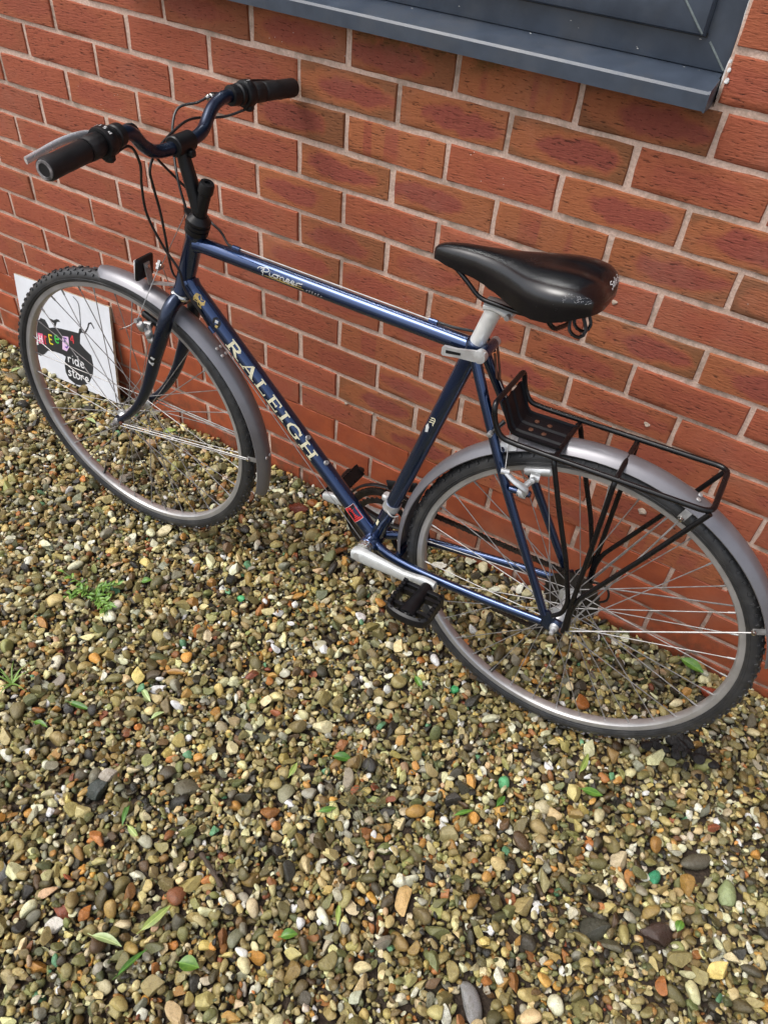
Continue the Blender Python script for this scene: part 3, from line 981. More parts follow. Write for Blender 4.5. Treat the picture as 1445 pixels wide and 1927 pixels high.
M_SADDLE = pm("saddle_vinyl", (0.003, 0.003, 0.004, 1), 0.24, var=.15, vscale=25, spec=.62)
M_CREAM = pm("cream_transfer", (0.62, 0.58, 0.40, 1), 0.4, var=.06)
M_SILVERT = pm("silver_transfer", (0.50, 0.51, 0.50, 1), 0.4, var=.15)
M_GOLD = pm("gold_transfer", (0.42, 0.30, 0.09, 1), 0.4, var=.3, vscale=200)
M_RUST = pm("rusty_bolt", (0.14, 0.06, 0.035, 1), 0.6, metal=.4, var=.4)
M_WHITE = pm("white_print", (0.75, 0.75, 0.74, 1), 0.45, var=.05)
M_RED = pm("red_print", (0.62, 0.025, 0.03, 1), 0.4, var=.1)
M_YELLOW = pm("yellow_print", (0.72, 0.55, 0.02, 1), 0.4, var=.1)
M_RACKPLATE = pm("rack_plate", (0.005, 0.005, 0.007, 1), 0.5, var=.3, spec=.22)

bm4 = Matrix((bex, bey, bez)).transposed().to_4x4()
bm4.translation = BO + bex * BASE.x + bez * BASE.z
bike = empty("bicycle", mat4=bm4)
tag(bike, "dark navy upright bicycle with silver mudguards and rear rack leaning on the wall", "bicycle")

# steering: front end turned a little towards the open side
AX_D = V((-0.342, 0, 0.940)).normalized()
AX_P = V((0.8763, 0, 0.43))
STEER = Matrix.Rotation(math.radians(2.84), 3, AX_D)
def steer(p):
    return AX_P + STEER @ (V(p) - AX_P)
def unsteer(p):
    return AX_P + STEER.inverted() @ (V(p) - AX_P)

def part(mb, name, mat, parent=bike, front=False, smooth=True, angle=40):
    if front:
        mb.xform(steer)
    return mb.build(name, mat, parent, BASE, smooth, angle)

def both(fn):
    for s in (1, -1):
        fn(s)

# ----- frame
BB = V((0.421, 0, -0.052))
HT_T, HT_B = V((0.8535, 0, 0.4925)), V((0.9025, 0, 0.358))
ST_T = V((0.2725, 0, 0.470))
TT_F, TT_R = V((0.861, 0, 0.4725)), V((0.278, 0, 0.4585))
DT_F = V((0.888, 0, 0.392))
part(MB().lathe([(.0175, 0), (.0195, .002), (.0195, .008), (.0178, .011), (.0178, .132), (.0195, .135), (.0195, .143)], HT_B, HT_T - HT_B, 28), "head_tube", M_BLUE)
part(MB().tube([TT_F, TT_R], .0146, 28), "top_tube", M_BLUE)
part(MB().tube([DT_F, BB + V((.006, 0, .006))], .0172, 28), "down_tube", M_BLUE)
st = part(MB().tube([BB, ST_T], .0156, 28), "seat_tube", M_BLUE)
mb = MB().lathe([(.0168, -.028), (.0182, -.024), (.0182, -.003), (.0172, 0), (.0135, .0005)], ST_T, ST_T - BB, 28)
part(mb, "seat_lug", M_BLUE)
part(MB().lathe([(.019, -.036), (.0205, -.034), (.0205, .034), (.019, .036)], BB, (0, 1, 0), 28), "bottom_bracket", M_BLUE)
for p_, d_ in ((TT_F, TT_R - TT_F), (DT_F, BB - DT_F)):                                # weld fillets at the head
    part(MB().lathe([(.0205, .012), (.0178, .021), (.0166, .030)] if p_ is DT_F else [(.0185, .010), (.0160, .019), (.0142, .026)], p_, d_, 28), "weld_fillet", M_BLUE)
def stays(s):
    part(MB().tube(catmull([(.405, .02 * s, -.051), (.365, .036 * s, -.047), (.30, .047 * s, -.041), (.2, .0555 * s, -.028), (.1, .061 * s, -.0135), (.026, .063 * s, -.003)], .012),
                   lambda t: .0105 - .0025 * t, 18, flat=(1.08, .9)), "chain_stay", M_BLUE)
    part(MB().tube(catmull([(.266, .0165 * s, .452), (.225, .030 * s, .375), (.15, .048 * s, .238), (.026, .0625 * s, .018)], .015), lambda t: .0094 - .0018 * t, 16), "seat_stay", M_BLUE)
    fn = lambda u, v, w_: V((u, w_, v))
    d = part(MB().prism([(.034, -.006), (.030, .022), (.018, .032), (.008, .020), (-.012, .017), (-.020, .004), (-.016, -.012), (.002, -.018), (.018, -.013)], .0605 * s, .0655 * s, fn), "dropout", M_BLUE, smooth=False)
    part(MB().lathe([(.0105, .060), (.0105, .064), (.0085, .066), (.0075, .072), (.0048, .073), (.0046, .084), (.003, .085)], (0, 0, 0), (0, s, 0), 14), "axle_nut", M_ALLOY)
    part(MB().lathe([(.0055, .0655), (.0055, .070), (.003, .071)], (-.015, 0, .002), (0, s, 0), 8), "eyelet_bolt", M_RUST)
both(stays)
part(MB().tube([(.352, .038, -.047), (.352, -.038, -.047)], .008, 12), "stay_bridge", M_BLUE)
part(MB().tube([(.185, .041, .302), (.185, -.041, .302)], .006, 12), "stay_bridge", M_BLUE)
for t in (.30 * 1.0, ):
    pass
dtd = (BB - DT_F).normalized()
dtu = V((dtd.z, 0, -dtd.x)); dtu = dtu if dtu.z > 0 else -dtu
for p_ in ((.5960, .1373), (.5514, .0915)):                                              # bottle bosses on the down tube
    s_ = (V((p_[0], 0, p_[1])) - DT_F).dot(dtd)
    part(MB().lathe([(.0052, .015), (.0052, .0195), (.0042, .0205), (.0042, .0235), (.002, .0235), (.002, .021)], DT_F + dtd * s_, dtu * .95 + V((0, .25, 0)), 12), "bottle_boss", M_STEEL)
std = (ST_T - BB).normalized()
# band of the front derailleur
fd = BB + std * .112
part(MB().lathe([(.0158, -.009), (.0178, -.009), (.0178, .009), (.0158, .009)], fd, std, 24), "derailleur_band", M_ALLOY)
part(MB().box(fd + V((.02, -.012, .004)), (.016, .018, .016), bev=.003), "derailleur_body", M_ALLOY)
part(MB().box(fd + V((.002, -.044, .018)), (.075, .003, .024), Matrix.Rotation(.35, 3, 'Y'), bev=.001), "derailleur_cage", M_BLACK)
part(MB().tube(catmull([fd + V((.006, .016, -.004)), fd + V((-.012, .019, -.012)), fd + V((-.02, .008, -.014))], .004), .0022, 8), "cable_clamp", M_CHROME)

# cable stops and bare cable along the top tube
ttd = (TT_R - TT_F).normalized()
tup = V((0, -.45, .9)).normalized()
def on_top(x, r_):
    return TT_F + ttd * ((TT_F.x - x) / -ttd.x) + tup * r_
for x in (.766, .358):
    part(MB().tube([on_top(x + .008, .0165), on_top(x - .008, .0165)], .0042, 10), "cable_stop", M_BLUE)
part(MB().tube([on_top(.766, .0168), on_top(.358, .0168)], .0011, 6), "brake_wire", M_SILVERT)
part(MB().tube(catmull([on_top(.358, .0168), on_top(.32, .0185), (.285, -.017, .476), (.262, -.020, .470), (.245, -.014, .455)], .008), .0025, 8), "cable_housing", M_CABLE)
s_ = (V((.8095, 0, .3229)) - DT_F).dot(dtd)
for sy in (1, -1):
    q_ = DT_F + dtd * s_ + V((0, .0125 * sy, 0)) - dtu * .015
    part(MB().tube([q_ - dtd * .008, q_ + dtd * .008], .0045, 10), "cable_stop", M_BLUE)
    part(MB().tube([q_, BB + V((.03, .010 * sy, -.012))], .0009, 5), "gear_wire", M_STEEL)

# ----- seat post, clamp, saddle
SP_D = (ST_T - BB).normalized()
sp_top = ST_T + SP_D * .062
part(MB().tube([ST_T - SP_D * .01, sp_top], .0134, 24), "seat_post", M_POST)
hd = MB()
hd.tube([sp_top + SP_D * -.006, sp_top + SP_D * .014], lambda t: .0142 - .002 * t, 18)
hd.tube(catmull([sp_top + V((.012, 0, .010)), sp_top + V((-.006, 0, .011)), sp_top + V((-.034, 0, .004))], .006), lambda t: .0125 - .002 * t, 14, flat=(.75, 1.5))
part(hd, "saddle_clamp", M_POST)
part(MB().lathe([(.0045, -.022), (.0045, .022)], sp_top + V((-.030, 0, .006)), (0, 1, 0), 10), "clamp_bolt", M_STEEL)
# quick release at the seat lug
qr = ST_T + V((-.020, 0, -.006))
part(MB().lathe([(.0085, -.024), (.0095, -.018), (.0095, .018), (.0085, .022)], qr, (0, 1, 0), 16), "clamp_ears", M_BLUE)
part(MB().lathe([(.004, -.034), (.0085, -.033), (.0088, -.024), (.004, -.023)], qr, (0, 1, 0), 14), "release_nut", M_ALLOY)
lv = MB()
lv.lathe([(.004, .022), (.0105, .023), (.0112, .028), (.0105, .036), (.004, .037)], qr, (0, 1, 0), 18)
part(lv, "release_cam", M_ALLOY)
fnq = lambda u, v, w_: qr + V((u, .030 + w_ + .0012 * math.sin(u * 45), v - u * .16))
lever = MB()
lever.prism([(-.008, -.0085), (.008, -.0095), (.040, -.0075), (.063, -.0085), (.066, -.006), (.066, .006), (.063, .0085), (.040, .0075), (.008, .0095), (-.008, .0085)], -.001, .0045, fnq)
lv2 = part(lever, "release_lever", M_ALLOY, angle=30)
sl = MB(); sl.prism([(.032, -.0022), (.058, -.0028), (.058, .0028), (.032, .0022)], .0048, .0051, fnq)
part(sl, "lever_slot", M_BLACK, lv2)
part(MB().tube([qr + V((-.006, -.026, -.004)), qr + V((-.020, -.022, -.045)), qr + V((-.026, -.015, -.058)), qr + V((-.022, -.008, -.05)), qr + V((-.008, -.014, -.012))], .0022, 8), "cable_hanger", M_RUST)

SAD = [(.086, .030, .612, .014), (.090, .050, .620, .023), (.098, .066, .629, .033), (.112, .077, .6345, .043), (.130, .0825, .637, .054), (.152, .0840, .6365, .061), (.175, .0800, .634, .062),
       (.195, .0720, .631, .059), (.215, .0600, .6285, .055), (.235, .0475, .6265, .051), (.26, .0345, .6240, .045), (.29, .0260, .6215, .039), (.32, .0215, .6185, .035), (.343, .0180, .6145, .029),
       (.356, .0140, .6105, .023), (.364, .010, .606, .019), (.3675, .004, .601, .009)]
def saddle_pt(x, th):
    for a, b in zip(SAD, SAD[1:]):
        if a[0] <= x <= b[0]:
            t = (x - a[0]) / (b[0] - a[0])
            _, w_, zt, sk = [a[i] + (b[i] - a[i]) * t for i in range(4)]
            break
    else:
        _, w_, zt, sk = SAD[0] if x < SAD[0][0] else SAD[-1]
    cs, sn = math.cos(th), math.sin(th)
    y = w_ * math.copysign(abs(cs) ** .72, cs)
    z = zt - sk + sk * abs(sn) ** .52
    if x < .22:
        z -= .0045 * math.exp(-(y / .018) ** 2) * min(1, (.22 - x) / .06)               # shallow groove between the wings
    return V((x, y * (1 - .10 * (1 - abs(sn)) ** 3), z))
mb = MB()
xs = sorted(set([a[0] for a in SAD] + [(a[0] + b[0]) / 2 for a, b in zip(SAD, SAD[1:])]))
mb.loft([[saddle_pt(x, math.pi * k / 28) for k in range(29)] for x in xs])
sad = part(mb, "saddle", M_SADDLE, angle=70)
def rails(s):
    part(MB().tube(rounded([(.33, .012 * s, .588), (.30, .018 * s, .572), (.275, .021 * s, .553), (.20, .022 * s, .551), (.15, .034 * s, .566), (.118, .052 * s, .588)], .02), .0036, 10), "saddle_rail", M_BLACKG, sad)
both(rails)
part(MB().tube(rounded([(.165, .055, .585), (.145, .050, .556), (.135, 0, .548), (.145, -.050, .556), (.165, -.055, .585)], .018), .0038, 10), "saddle_rail", M_BLACKG, sad)
for y in (.034, .012):
    part(MB().tube(catmull([(.112, y, .585), (.100, y + .006, .566), (.106, y + .012, .556), (.122, y + .009, .560), (.128, y, .58)], .005), .0026, 8), "bag_loop", M_BLACKG, sad)
# scuffs worn into the rear edges of the saddle
rs = random.Random(8)
sc_ = MB()
for k in range(46):
    th = rs.uniform(.32, .62); x = rs.uniform(.100, .135)
    a = saddle_pt(x, th) + V((0, .0003, .0006)); b = saddle_pt(x + rs.uniform(-.004, .004), th + rs.uniform(.015, .06)) + V((0, .0003, .0006))
    wv = V((rs.uniform(.0002, .0005), 0, 0))
    i = sc_.ring([a - wv, a + wv, b + wv, b - wv]); sc_.f.append(tuple(i))
part(sc_, "scuff_marks", pm("scuffed_vinyl", (0.22, 0.22, 0.23, 1), .6), sad, smooth=False)

# ----- wheels: object origin at the hub, axle along local y
def tyre_mesh():
    Rc, rt = .3276, .0166
    prof = []
    for k in range(15):
        a = math.radians(-128 + 256 * k / 14)
        prof.append((Rc + rt * math.cos(a), rt * math.sin(a)))
    n = 108
    mb = MB()
    rings = []
    for i in range(n):
        t = 2 * math.pi * i / n
        rings.append([V((r_ * math.cos(t), y, r_ * math.sin(t))) for r_, y in prof])
    R = [mb.ring(r_) for r_ in rings]
    for i in range(n):
        mb.bridge(R[i], R[(i + 1) % n], closed=False)
    # raised bands where the sidewall meets the rim
    for s in (1, -1):
        for rr_, yy in ((.3205, .0150), (.3245, .0162)):
            mb.tube([(rr_ * math.cos(2 * math.pi * i / 72), yy * s, rr_ * math.sin(2 * math.pi * i / 72)) for i in range(72)], .0009, 5, loop=True)
    # tread blocks
    nb = 96
    for i in range(nb):
        for row, (ang, wy, wl, dt_) in enumerate(((0, .0052, .0075, 0), (30, .0050, .0065, .5), (-30, .0050, .0065, .5), (56, .0062, .0050, 0), (-56, .0062, .0050, 0))):
            t = 2 * math.pi * (i + dt_) / nb
            a = math.radians(ang)
            rad = V((math.cos(t), 0, math.sin(t))); tan = V((-math.sin(t), 0, math.cos(t)))
            nrm = rad * math.cos(a) + V((0, math.sin(a), 0))
            lat = nrm.cross(tan)
            c = rad * (Rc) + nrm * (rt + .0006)
            tw = .35 if i % 2 else -.35
            t2 = tan * math.cos(tw) + lat * math.sin(tw); l2 = nrm.cross(t2)
            if row == 0 and i % 2:
                continue
            mb.box(c, (wl, wy * 1.8 if row == 0 else wy * .9, .0030), Matrix((t2, l2, nrm)).transposed())
    return mb.mesh("tyre", M_TYRE, True, 35)

def rim_mesh():
    prof = [(.3176, .0105), (.3174, .0118), (.3160, .0120), (.3072, .0110), (.3050, .0082), (.3040, .0040), (.3038, 0), (.3040, -.0040), (.3050, -.0082), (.3072, -.0110), (.3160, -.0120), (.3174, -.0118), (.3176, -.0105), (.312, -.0092), (.310, 0), (.312, .0092)]
    mb = MB()
    n = 120
    mb.loft([[V((r_ * math.cos(2 * math.pi * i / n), y, r_ * math.sin(2 * math.pi * i / n))) for r_, y in prof] for i in range(n)], loop=True)
    return mb.mesh("wheel", M_RIM, True, 30)

TYRE_ME, RIM_ME = tyre_mesh(), rim_mesh()

def spoke_mesh(fl_r, fl_y, lead, out):
    """rim end at angle 0; hub end turned by `lead`"""
    mb = MB()
    y_ = fl_y + (.0022 if out else -.0022) * (1 if fl_y > 0 else -1)
    a = V((fl_r * math.cos(lead), y_, fl_r * math.sin(lead)))
    b = V((.3045, .0022 * (1 if fl_y > 0 else -1), 0))
    d = (b - a).normalized()
    mb.tube([a, b - d * .012], .00105, 6)
    mb.tube([b - d * .013, b - d * .011, b + d * .004], .0019, 6)
    return mb.mesh("spoke", M_STEEL, True, 40)

def make_wheel(mat4, fl_r, yl, yr, hub_prof, label):
    wh = bpy.data.objects.new("wheel", RIM_ME)
    link(wh, bike)
    wh.matrix_parent_inverse = Matrix.Identity(4)
    wh.matrix_local = mat4
    wh["label"] = label
    link(bpy.data.objects.new("tyre", TYRE_ME), wh)
    MB().lathe(hub_prof, (0, 0, 0), (0, 1, 0), 28).build("hub", M_ALLOY, wh)
    ms = {}
    for side, fy in ((0, yl), (1, yr)):
        for sgn in (1, -1):
            ms[(side, sgn)] = spoke_mesh(fl_r, fy, sgn * math.radians(66), sgn > 0)
    for k in range(36):
        side = k % 2
        sgn = 1 if (k // 2) % 2 else -1
        o = bpy.data.objects.new("spoke", ms[(side, sgn)])
        link(o, wh)
        o.rotation_euler = (0, math.radians(10 * k + 4), 0)
    vm = MB()
    va = math.radians(96)
    rd = V((math.cos(va), 0, math.sin(va)))
    vm.tube([rd * .305, rd * .292, rd * .276], lambda t: .0042 if t < .6 else .0036, 10)
    vm.build("valve", M_BLACK, wh)
    return wh

# rear wheel
hubp = [(.005, -.062), (.006, -.058), (.016, -.034), (.0235, -.0245), (.0235, -.0215), (.013, -.018), (.0115, 0), (.013, .029), (.0235, .0335), (.0235, .0365), (.0155, .040), (.012, .052), (.007, .058), (.005, .061)]
rear = make_wheel(Matrix.Translation(V((0, 0, 0)) - BASE) @ Matrix.Rotation(math.radians(166), 4, 'Y'), .0208, .035, -.023, hubp, "rear wheel with six-speed sprockets")
fw = MB()
for i, rr_ in enumerate((.055, .049, .043, .037, .031, .027)):
    y = -.0285 - i * .0044
    n = 22
    ring = []
    for k in range(n * 2):
        a = math.pi * k / n
        q = rr_ + (.0022 if k % 2 else -.0012)
        ring.append((q * math.cos(a), q * math.sin(a)))
    fw.prism(ring, y, y - .0017, lambda u, v, w_: V((u, w_, v)))
    fw.lathe([(.022, y - .0017), (.022, y - .0046)], (0, 0, 0), (0, 1, 0), 20)
part(fw, "sprockets", M_CHAIN, angle=30)

# front wheel, turned with the fork
FH = unsteer((WB, 0, 0))
fm = (Matrix.Translation(steer(FH) - BASE) @ STEER.to_4x4()) @ Matrix.Rotation(math.radians(156), 4, 'Y')
hubf = [(.005, -.050), (.0075, -.048), (.013, -.038), (.0195, -.0365), (.0195, -.0335), (.011, -.029), (.0105, 0), (.011, .029), (.0195, .0335), (.0195, .0365), (.013, .038), (.0075, .048), (.005, .050)]
front = make_wheel(fm, .0168, .035, -.035, hubf, "front wheel with bare silver rim")

# ----- fork and headset
def fork_leg(s):
    pts = [(.9055, .006 * s, .352), (.9075, .024 * s, .3445), (.911, .039 * s, .328), (.9165, .0475 * s, .303), (.930, .0505 * s, .268), (.950, .051 * s, .222), (.967, .051 * s, .178), (.990, .0515 * s, .125), (1.022, .052 * s, .072), (1.056, .052 * s, .032), (1.090, .052 * s, .003)]
    lg = part(MB().tube(catmull(pts, .010), lambda t: .0152 - .0005 * t if t < .3 else .0152 - .0078 * (t - .3) / .7, 20), "fork_leg", M_DARKBLUE, front=True, angle=60)
    part(MB().prism([(1.075, .012), (1.095, .016), (1.106, .004), (1.104, -.010), (1.092, -.013), (1.080, -.004)], .0500 * s, .0545 * s, lambda u, v, w_: V((u, w_, v))), "fork_dropout", M_DARKBLUE, lg, front=True, smooth=False)
    part(MB().lathe([(.010, .0545), (.010, .058), (.0082, .060), (.0078, .066), (.0046, .067), (.0045, .076), (.003, .077)], FH, (0, s, 0), 12), "axle_nut", M_STEEL, front=True)
    part(MB().lathe([(.0045, .055), (.0052, .061), (.003, .062)], (1.078, 0, .004), (0, s, 0), 8), "eyelet_bolt", M_RUST, front=True)
both(fork_leg)
axs = lambda h: AX_P + AX_D * h
part(MB().lathe([(.0205, -.083), (.0225, -.081), (.0225, -.076), (.0205, -.074), (.0195, -.0715)], AX_P, AX_D, 28), "crown_race", M_CHROME)
part(MB().lathe([(.0158, -.094), (.0165, -.086), (.018, -.083)], AX_P, AX_D, 28), "fork_crown", M_DARKBLUE)
part(MB().lathe([(.0190, .0670), (.0222, .069), (.0222, .078), (.0200, .079), (.0200, .0805), (.0228, .0815), (.0228, .087), (.0203, .088), (.0203, .0895), (.0224, .0905), (.0224, .095), (.0195, .098), (.0150, .1025), (.0132, .1045)], AX_P, AX_D, 30), "headset", M_BLACK)
hg = axs(.0965)
part(MB().prism([(-.012, -.014), (.016, -.012), (.030, -.006), (.033, 0), (.030, .006), (.016, .012), (-.012, .014)], -.0018, .0018, lambda u, v, w_: hg + V((u * .94, v, u * .34)) + AX_D * w_), "cable_hanger", M_BLACK, front=True, smooth=False)
# quill stem
q_top = axs(.171)
part(MB().lathe([(.0112, .095), (.0116, .150), (.0138, .152), (.0138, .166), (.0122, .171), (.0055, .1712), (.0052, .167), (.002, .167)], AX_P, AX_D, 24), "stem_quill", M_BLACK, front=True)
CL = V((.8665, 0, .6455))
part(MB().tube(catmull([axs(.112) + V((.004, 0, 0)), axs(.125) + V((.012, 0, .006)), CL + V((-.004, 0, -.03)), CL + V((0, 0, -.008))], .01), lambda t: .0150 - .0022 * t, 18, flat=(.86, 1.0)), "stem_arm", M_BLACK, front=True)
part(MB().lathe([(.0155, -.024), (.0172, -.022), (.0172, .022), (.0155, .024)], CL, (-.02, 1, 0), 24), "stem_clamp", M_BLACK, front=True)
part(MB().box(CL + V((-.014, -.004, -.014)), (.016, .014, .012), bev=.002), "clamp_lug", M_BLACK, front=True)

# ----- handlebar with grips, twist shifters, brake levers (sides measured one by one, already turned)
BAR_N = [(.8665, .0, .6455), (.868, .03, .6425), (.872, .055, .6425), (.8735, .070, .6470), (.8735, .088, .6600), (.8695, .106, .6775), (.8665, .122, .6865), (.8660, .14, .6880), (.8617, .175, .6862), (.8455, .308, .678)]
BAR_F = [(.8665, .0, .6455), (.865, -.03, .6485), (.8680, -.052, .6530), (.8710, -.066, .6610), (.8760, -.090, .6800), (.8765, -.108, .6900), (.8755, -.124, .6945), (.8740, -.14, .6950), (.8667, -.175, .6930), (.8475, -.302, .6880)]
bar = part(MB().tube(catmull(list(reversed(BAR_F)) + BAR_N[1:], .006), .0112, 20), "handlebar", M_DARKBLUE, angle=60)
def lerp_bar(B, y):
    for a, b in zip(B, B[1:]):
        if abs(a[1]) <= abs(y) <= abs(b[1]) + 1e-6:
            t = (abs(y) - abs(a[1])) / (abs(b[1]) - abs(a[1]))
            return V(a).lerp(V(b), t)
    return V(B[-1])
M_GRIPEND = pm("worn_grip_end", (0.30, 0.28, 0.28, 1), .5, var=.8, vscale=70, dirt=(0.02, 0.02, 0.02, 1), dirt_amt=.95)
for B, s in ((BAR_N, 1), (BAR_F, -1)):
    e0, e1 = lerp_bar(B, .142 * s), V(B[-1])
    ax = (e1 - e0).normalized()
    at = lambda h: e0 + ax * h
    # clamp collar, twist shifter, grip
    part(MB().lathe([(.0120, -.002), (.0172, -.001), (.0178, .003), (.0178, .012), (.0158, .014), (.0158, .017), (.0186, .019), (.0186, .026), (.0160, .028)], e0, ax, 26), "lever_clamp", M_BLACK, bar)
    sh = part(MB().lathe([(.0150, .027), (.0225, .029), (.0238, .032), (.0238, .044), (.0225, .047), (.0165, .048)], e0, ax, 30), "shifter", M_BLACK, bar)
    part(MB().box(at(.037) + V((-.006, 0, -.018)), (.020, .016, .020), bev=.004), "shifter_body", M_BLACK, bar)
    tw = MB()
    nseg = 36
    rings = []
    for h, rr_ in ((.048, .0160), (.050, .0176), (.076, .0172), (.0775, .0160), (.079, .0160), (.0805, .0174), (.0815, .0175)):
        a_ = ax.orthogonal().normalized(); b_ = ax.cross(a_)
        rings.append([at(h) + (a_ * math.cos(2 * math.pi * k / nseg) + b_ * math.sin(2 * math.pi * k / nseg)) * (rr_ + (.0007 if (k % 3 and .049 < h < .077) else 0)) for k in range(nseg)])
    tw.loft(rings)
    part(tw, "twist_grip", M_GRIP, bar, angle=50)
    gl = (e1 - e0).length
    part(MB().lathe([(.0162, .0820), (.0170, .084), (.0166, gl - .03), (.0170, gl - .004), (.0155, gl), (.0110, gl + .0005)], e0, ax, 26), "grip", M_GRIP, bar)
    part(MB().lathe([(.0148, gl - .001), (.0140, gl + .0012), (.0100, gl + .0016), (.0095, gl + .0004), (.002, gl + .0004)], e0, ax, 22), "grip_end", M_GRIPEND if s > 0 else M_GRIP, bar)
    # printed numbers and mark on the near shifter drum
    rad0 = (V((-.25, 0, 1)) - ax * V((-.25, 0, 1)).dot(ax)).normalized()
    rad1 = ax.cross(rad0)
    def drum(u, v, w_, r0=.0239, h0=.038):
        a_ = u / r0
        return at(h0 + v) + (rad0 * math.cos(a_) + rad1 * math.sin(a_)) * (r0 + w_)
    pr_ = MB()
    marks = [[(.0, -.004), (.0, .004)]] if s < 0 else [[(-.0145, -.002), (-.0145, .003), (-.011, .003), (-.011, .0005), (-.0145, .0005)],
        [(.006, -.003), (.006, .003)], [(.0135, .003), (.0165, .003), (.0165, 0), (.0135, 0), (.0135, -.003), (.0168, -.003)], [(-.004, -.003), (-.001, -.003), (-.001, 0), (-.004, 0), (-.004, .003), (-.001, .003)]]
    for mk in marks:
        stroke(pr_, sub2(mk, .0015), .0011, drum, .0002)
    part(pr_, "gear_marks", M_WHITE, bar, smooth=False)
    # brake lever reaching forward below the grip
    lb = at(.010)
    body = MB()
    body.tube(catmull([lb + V((.008, 0, -.006)), lb + V((.024, -.004 * s, -.010)), lb + V((.036, .004 * s, -.012)), lb + V((.046, .018 * s, -.014))], .006), lambda t: .0105 - .002 * t, 12)
    body.tube([lb + V((.012, 0, -.004)), lb + V((.032, -.014 * s, -.007)), lb + V((.034, -.022 * s, -.006))], .0085, 12)
    part(body, "lever_body", M_BLACK, bar)
    blade = catmull([lerp_bar(B, y_ * s) + V((dx_, 0, dz_)) for y_, dx_, dz_ in ((.165, .032, .000), (.195, .035, .006), (.235, .039, .007), (.275, .043, .003), (.300, .046, .000))], .006)
    part(MB().tube(blade, lambda t: .0064 - .0006 * t, 12, flat=(1.0, .5)), "brake_lever", M_LEVER if s > 0 else M_BLACK, bar)
    br = lb + V((.034, -.020 * s, -.006))
    part(MB().lathe([(.0035, 0), (.0062, .001), (.0062, .006), (.0048, .007), (.0056, .009), (.0056, .014), (.003, .018)], br, V((.1, -s, .05)), 12), "barrel_adjuster", M_CHROME, bar)

# ----- cables at the front
def cable(pts, name="cable_housing", mat=None, r_=.0024, par=bike):
    return part(MB().tube(catmull(pts, .008), r_, 8), name, mat or M_CABLE, par)
lbF = lerp_bar(BAR_F, -.152) ; lbN = lerp_bar(BAR_N, .152)
cable([lbF + V((.036, .034, -.004)), (.915, -.10, .683), (.934, -.07, .676), (.929, -.045, .650), (.908, -.02, .606), (.886, -.002, .570), hg + V((.028, 0, .006))])      # front brake
cable([lbN + V((.034, -.034, -.004)), (.884, .095, .690), (.893, .066, .662), (.908, .022, .615), (.908, -.020, .572), (.880, -.040, .535), (.848, -.034, .506), (.813, -.022, .498), on_top(.785, .0172), on_top(.766, .0168)])  # rear brake
cable([lbN + V((-.002, .026, -.030)), (.874, .118, .664), (.880, .092, .630), (.901, .074, .584), (.911, .060, .528), (.899, .041, .466), (.876, .031, .424), (.868, .029, .386), (.846, .022, .352), DT_F + dtd * (s_ - .006) + V((0, .0125, 0)) - dtu * .015])
cable([lbF + V((-.002, -.026, -.028)), (.895, -.145, .655), (.918, -.085, .658), (.905, -.02, .652), (.884, .045, .640), (.876, .075, .618), (.884, .064, .585), (.888, .050, .535), (.896, .036, .480), (.906, .022, .428), (.918, -.002, .385), (.892, -.024, .362), DT_F + dtd * (s_ - .006) + V((0, -.0125, 0)) - dtu * .015])
part(MB().tube([hg + V((.028, 0, .008)), (.950, 0, .402)], .0009, 5), "brake_wire", M_STEEL)

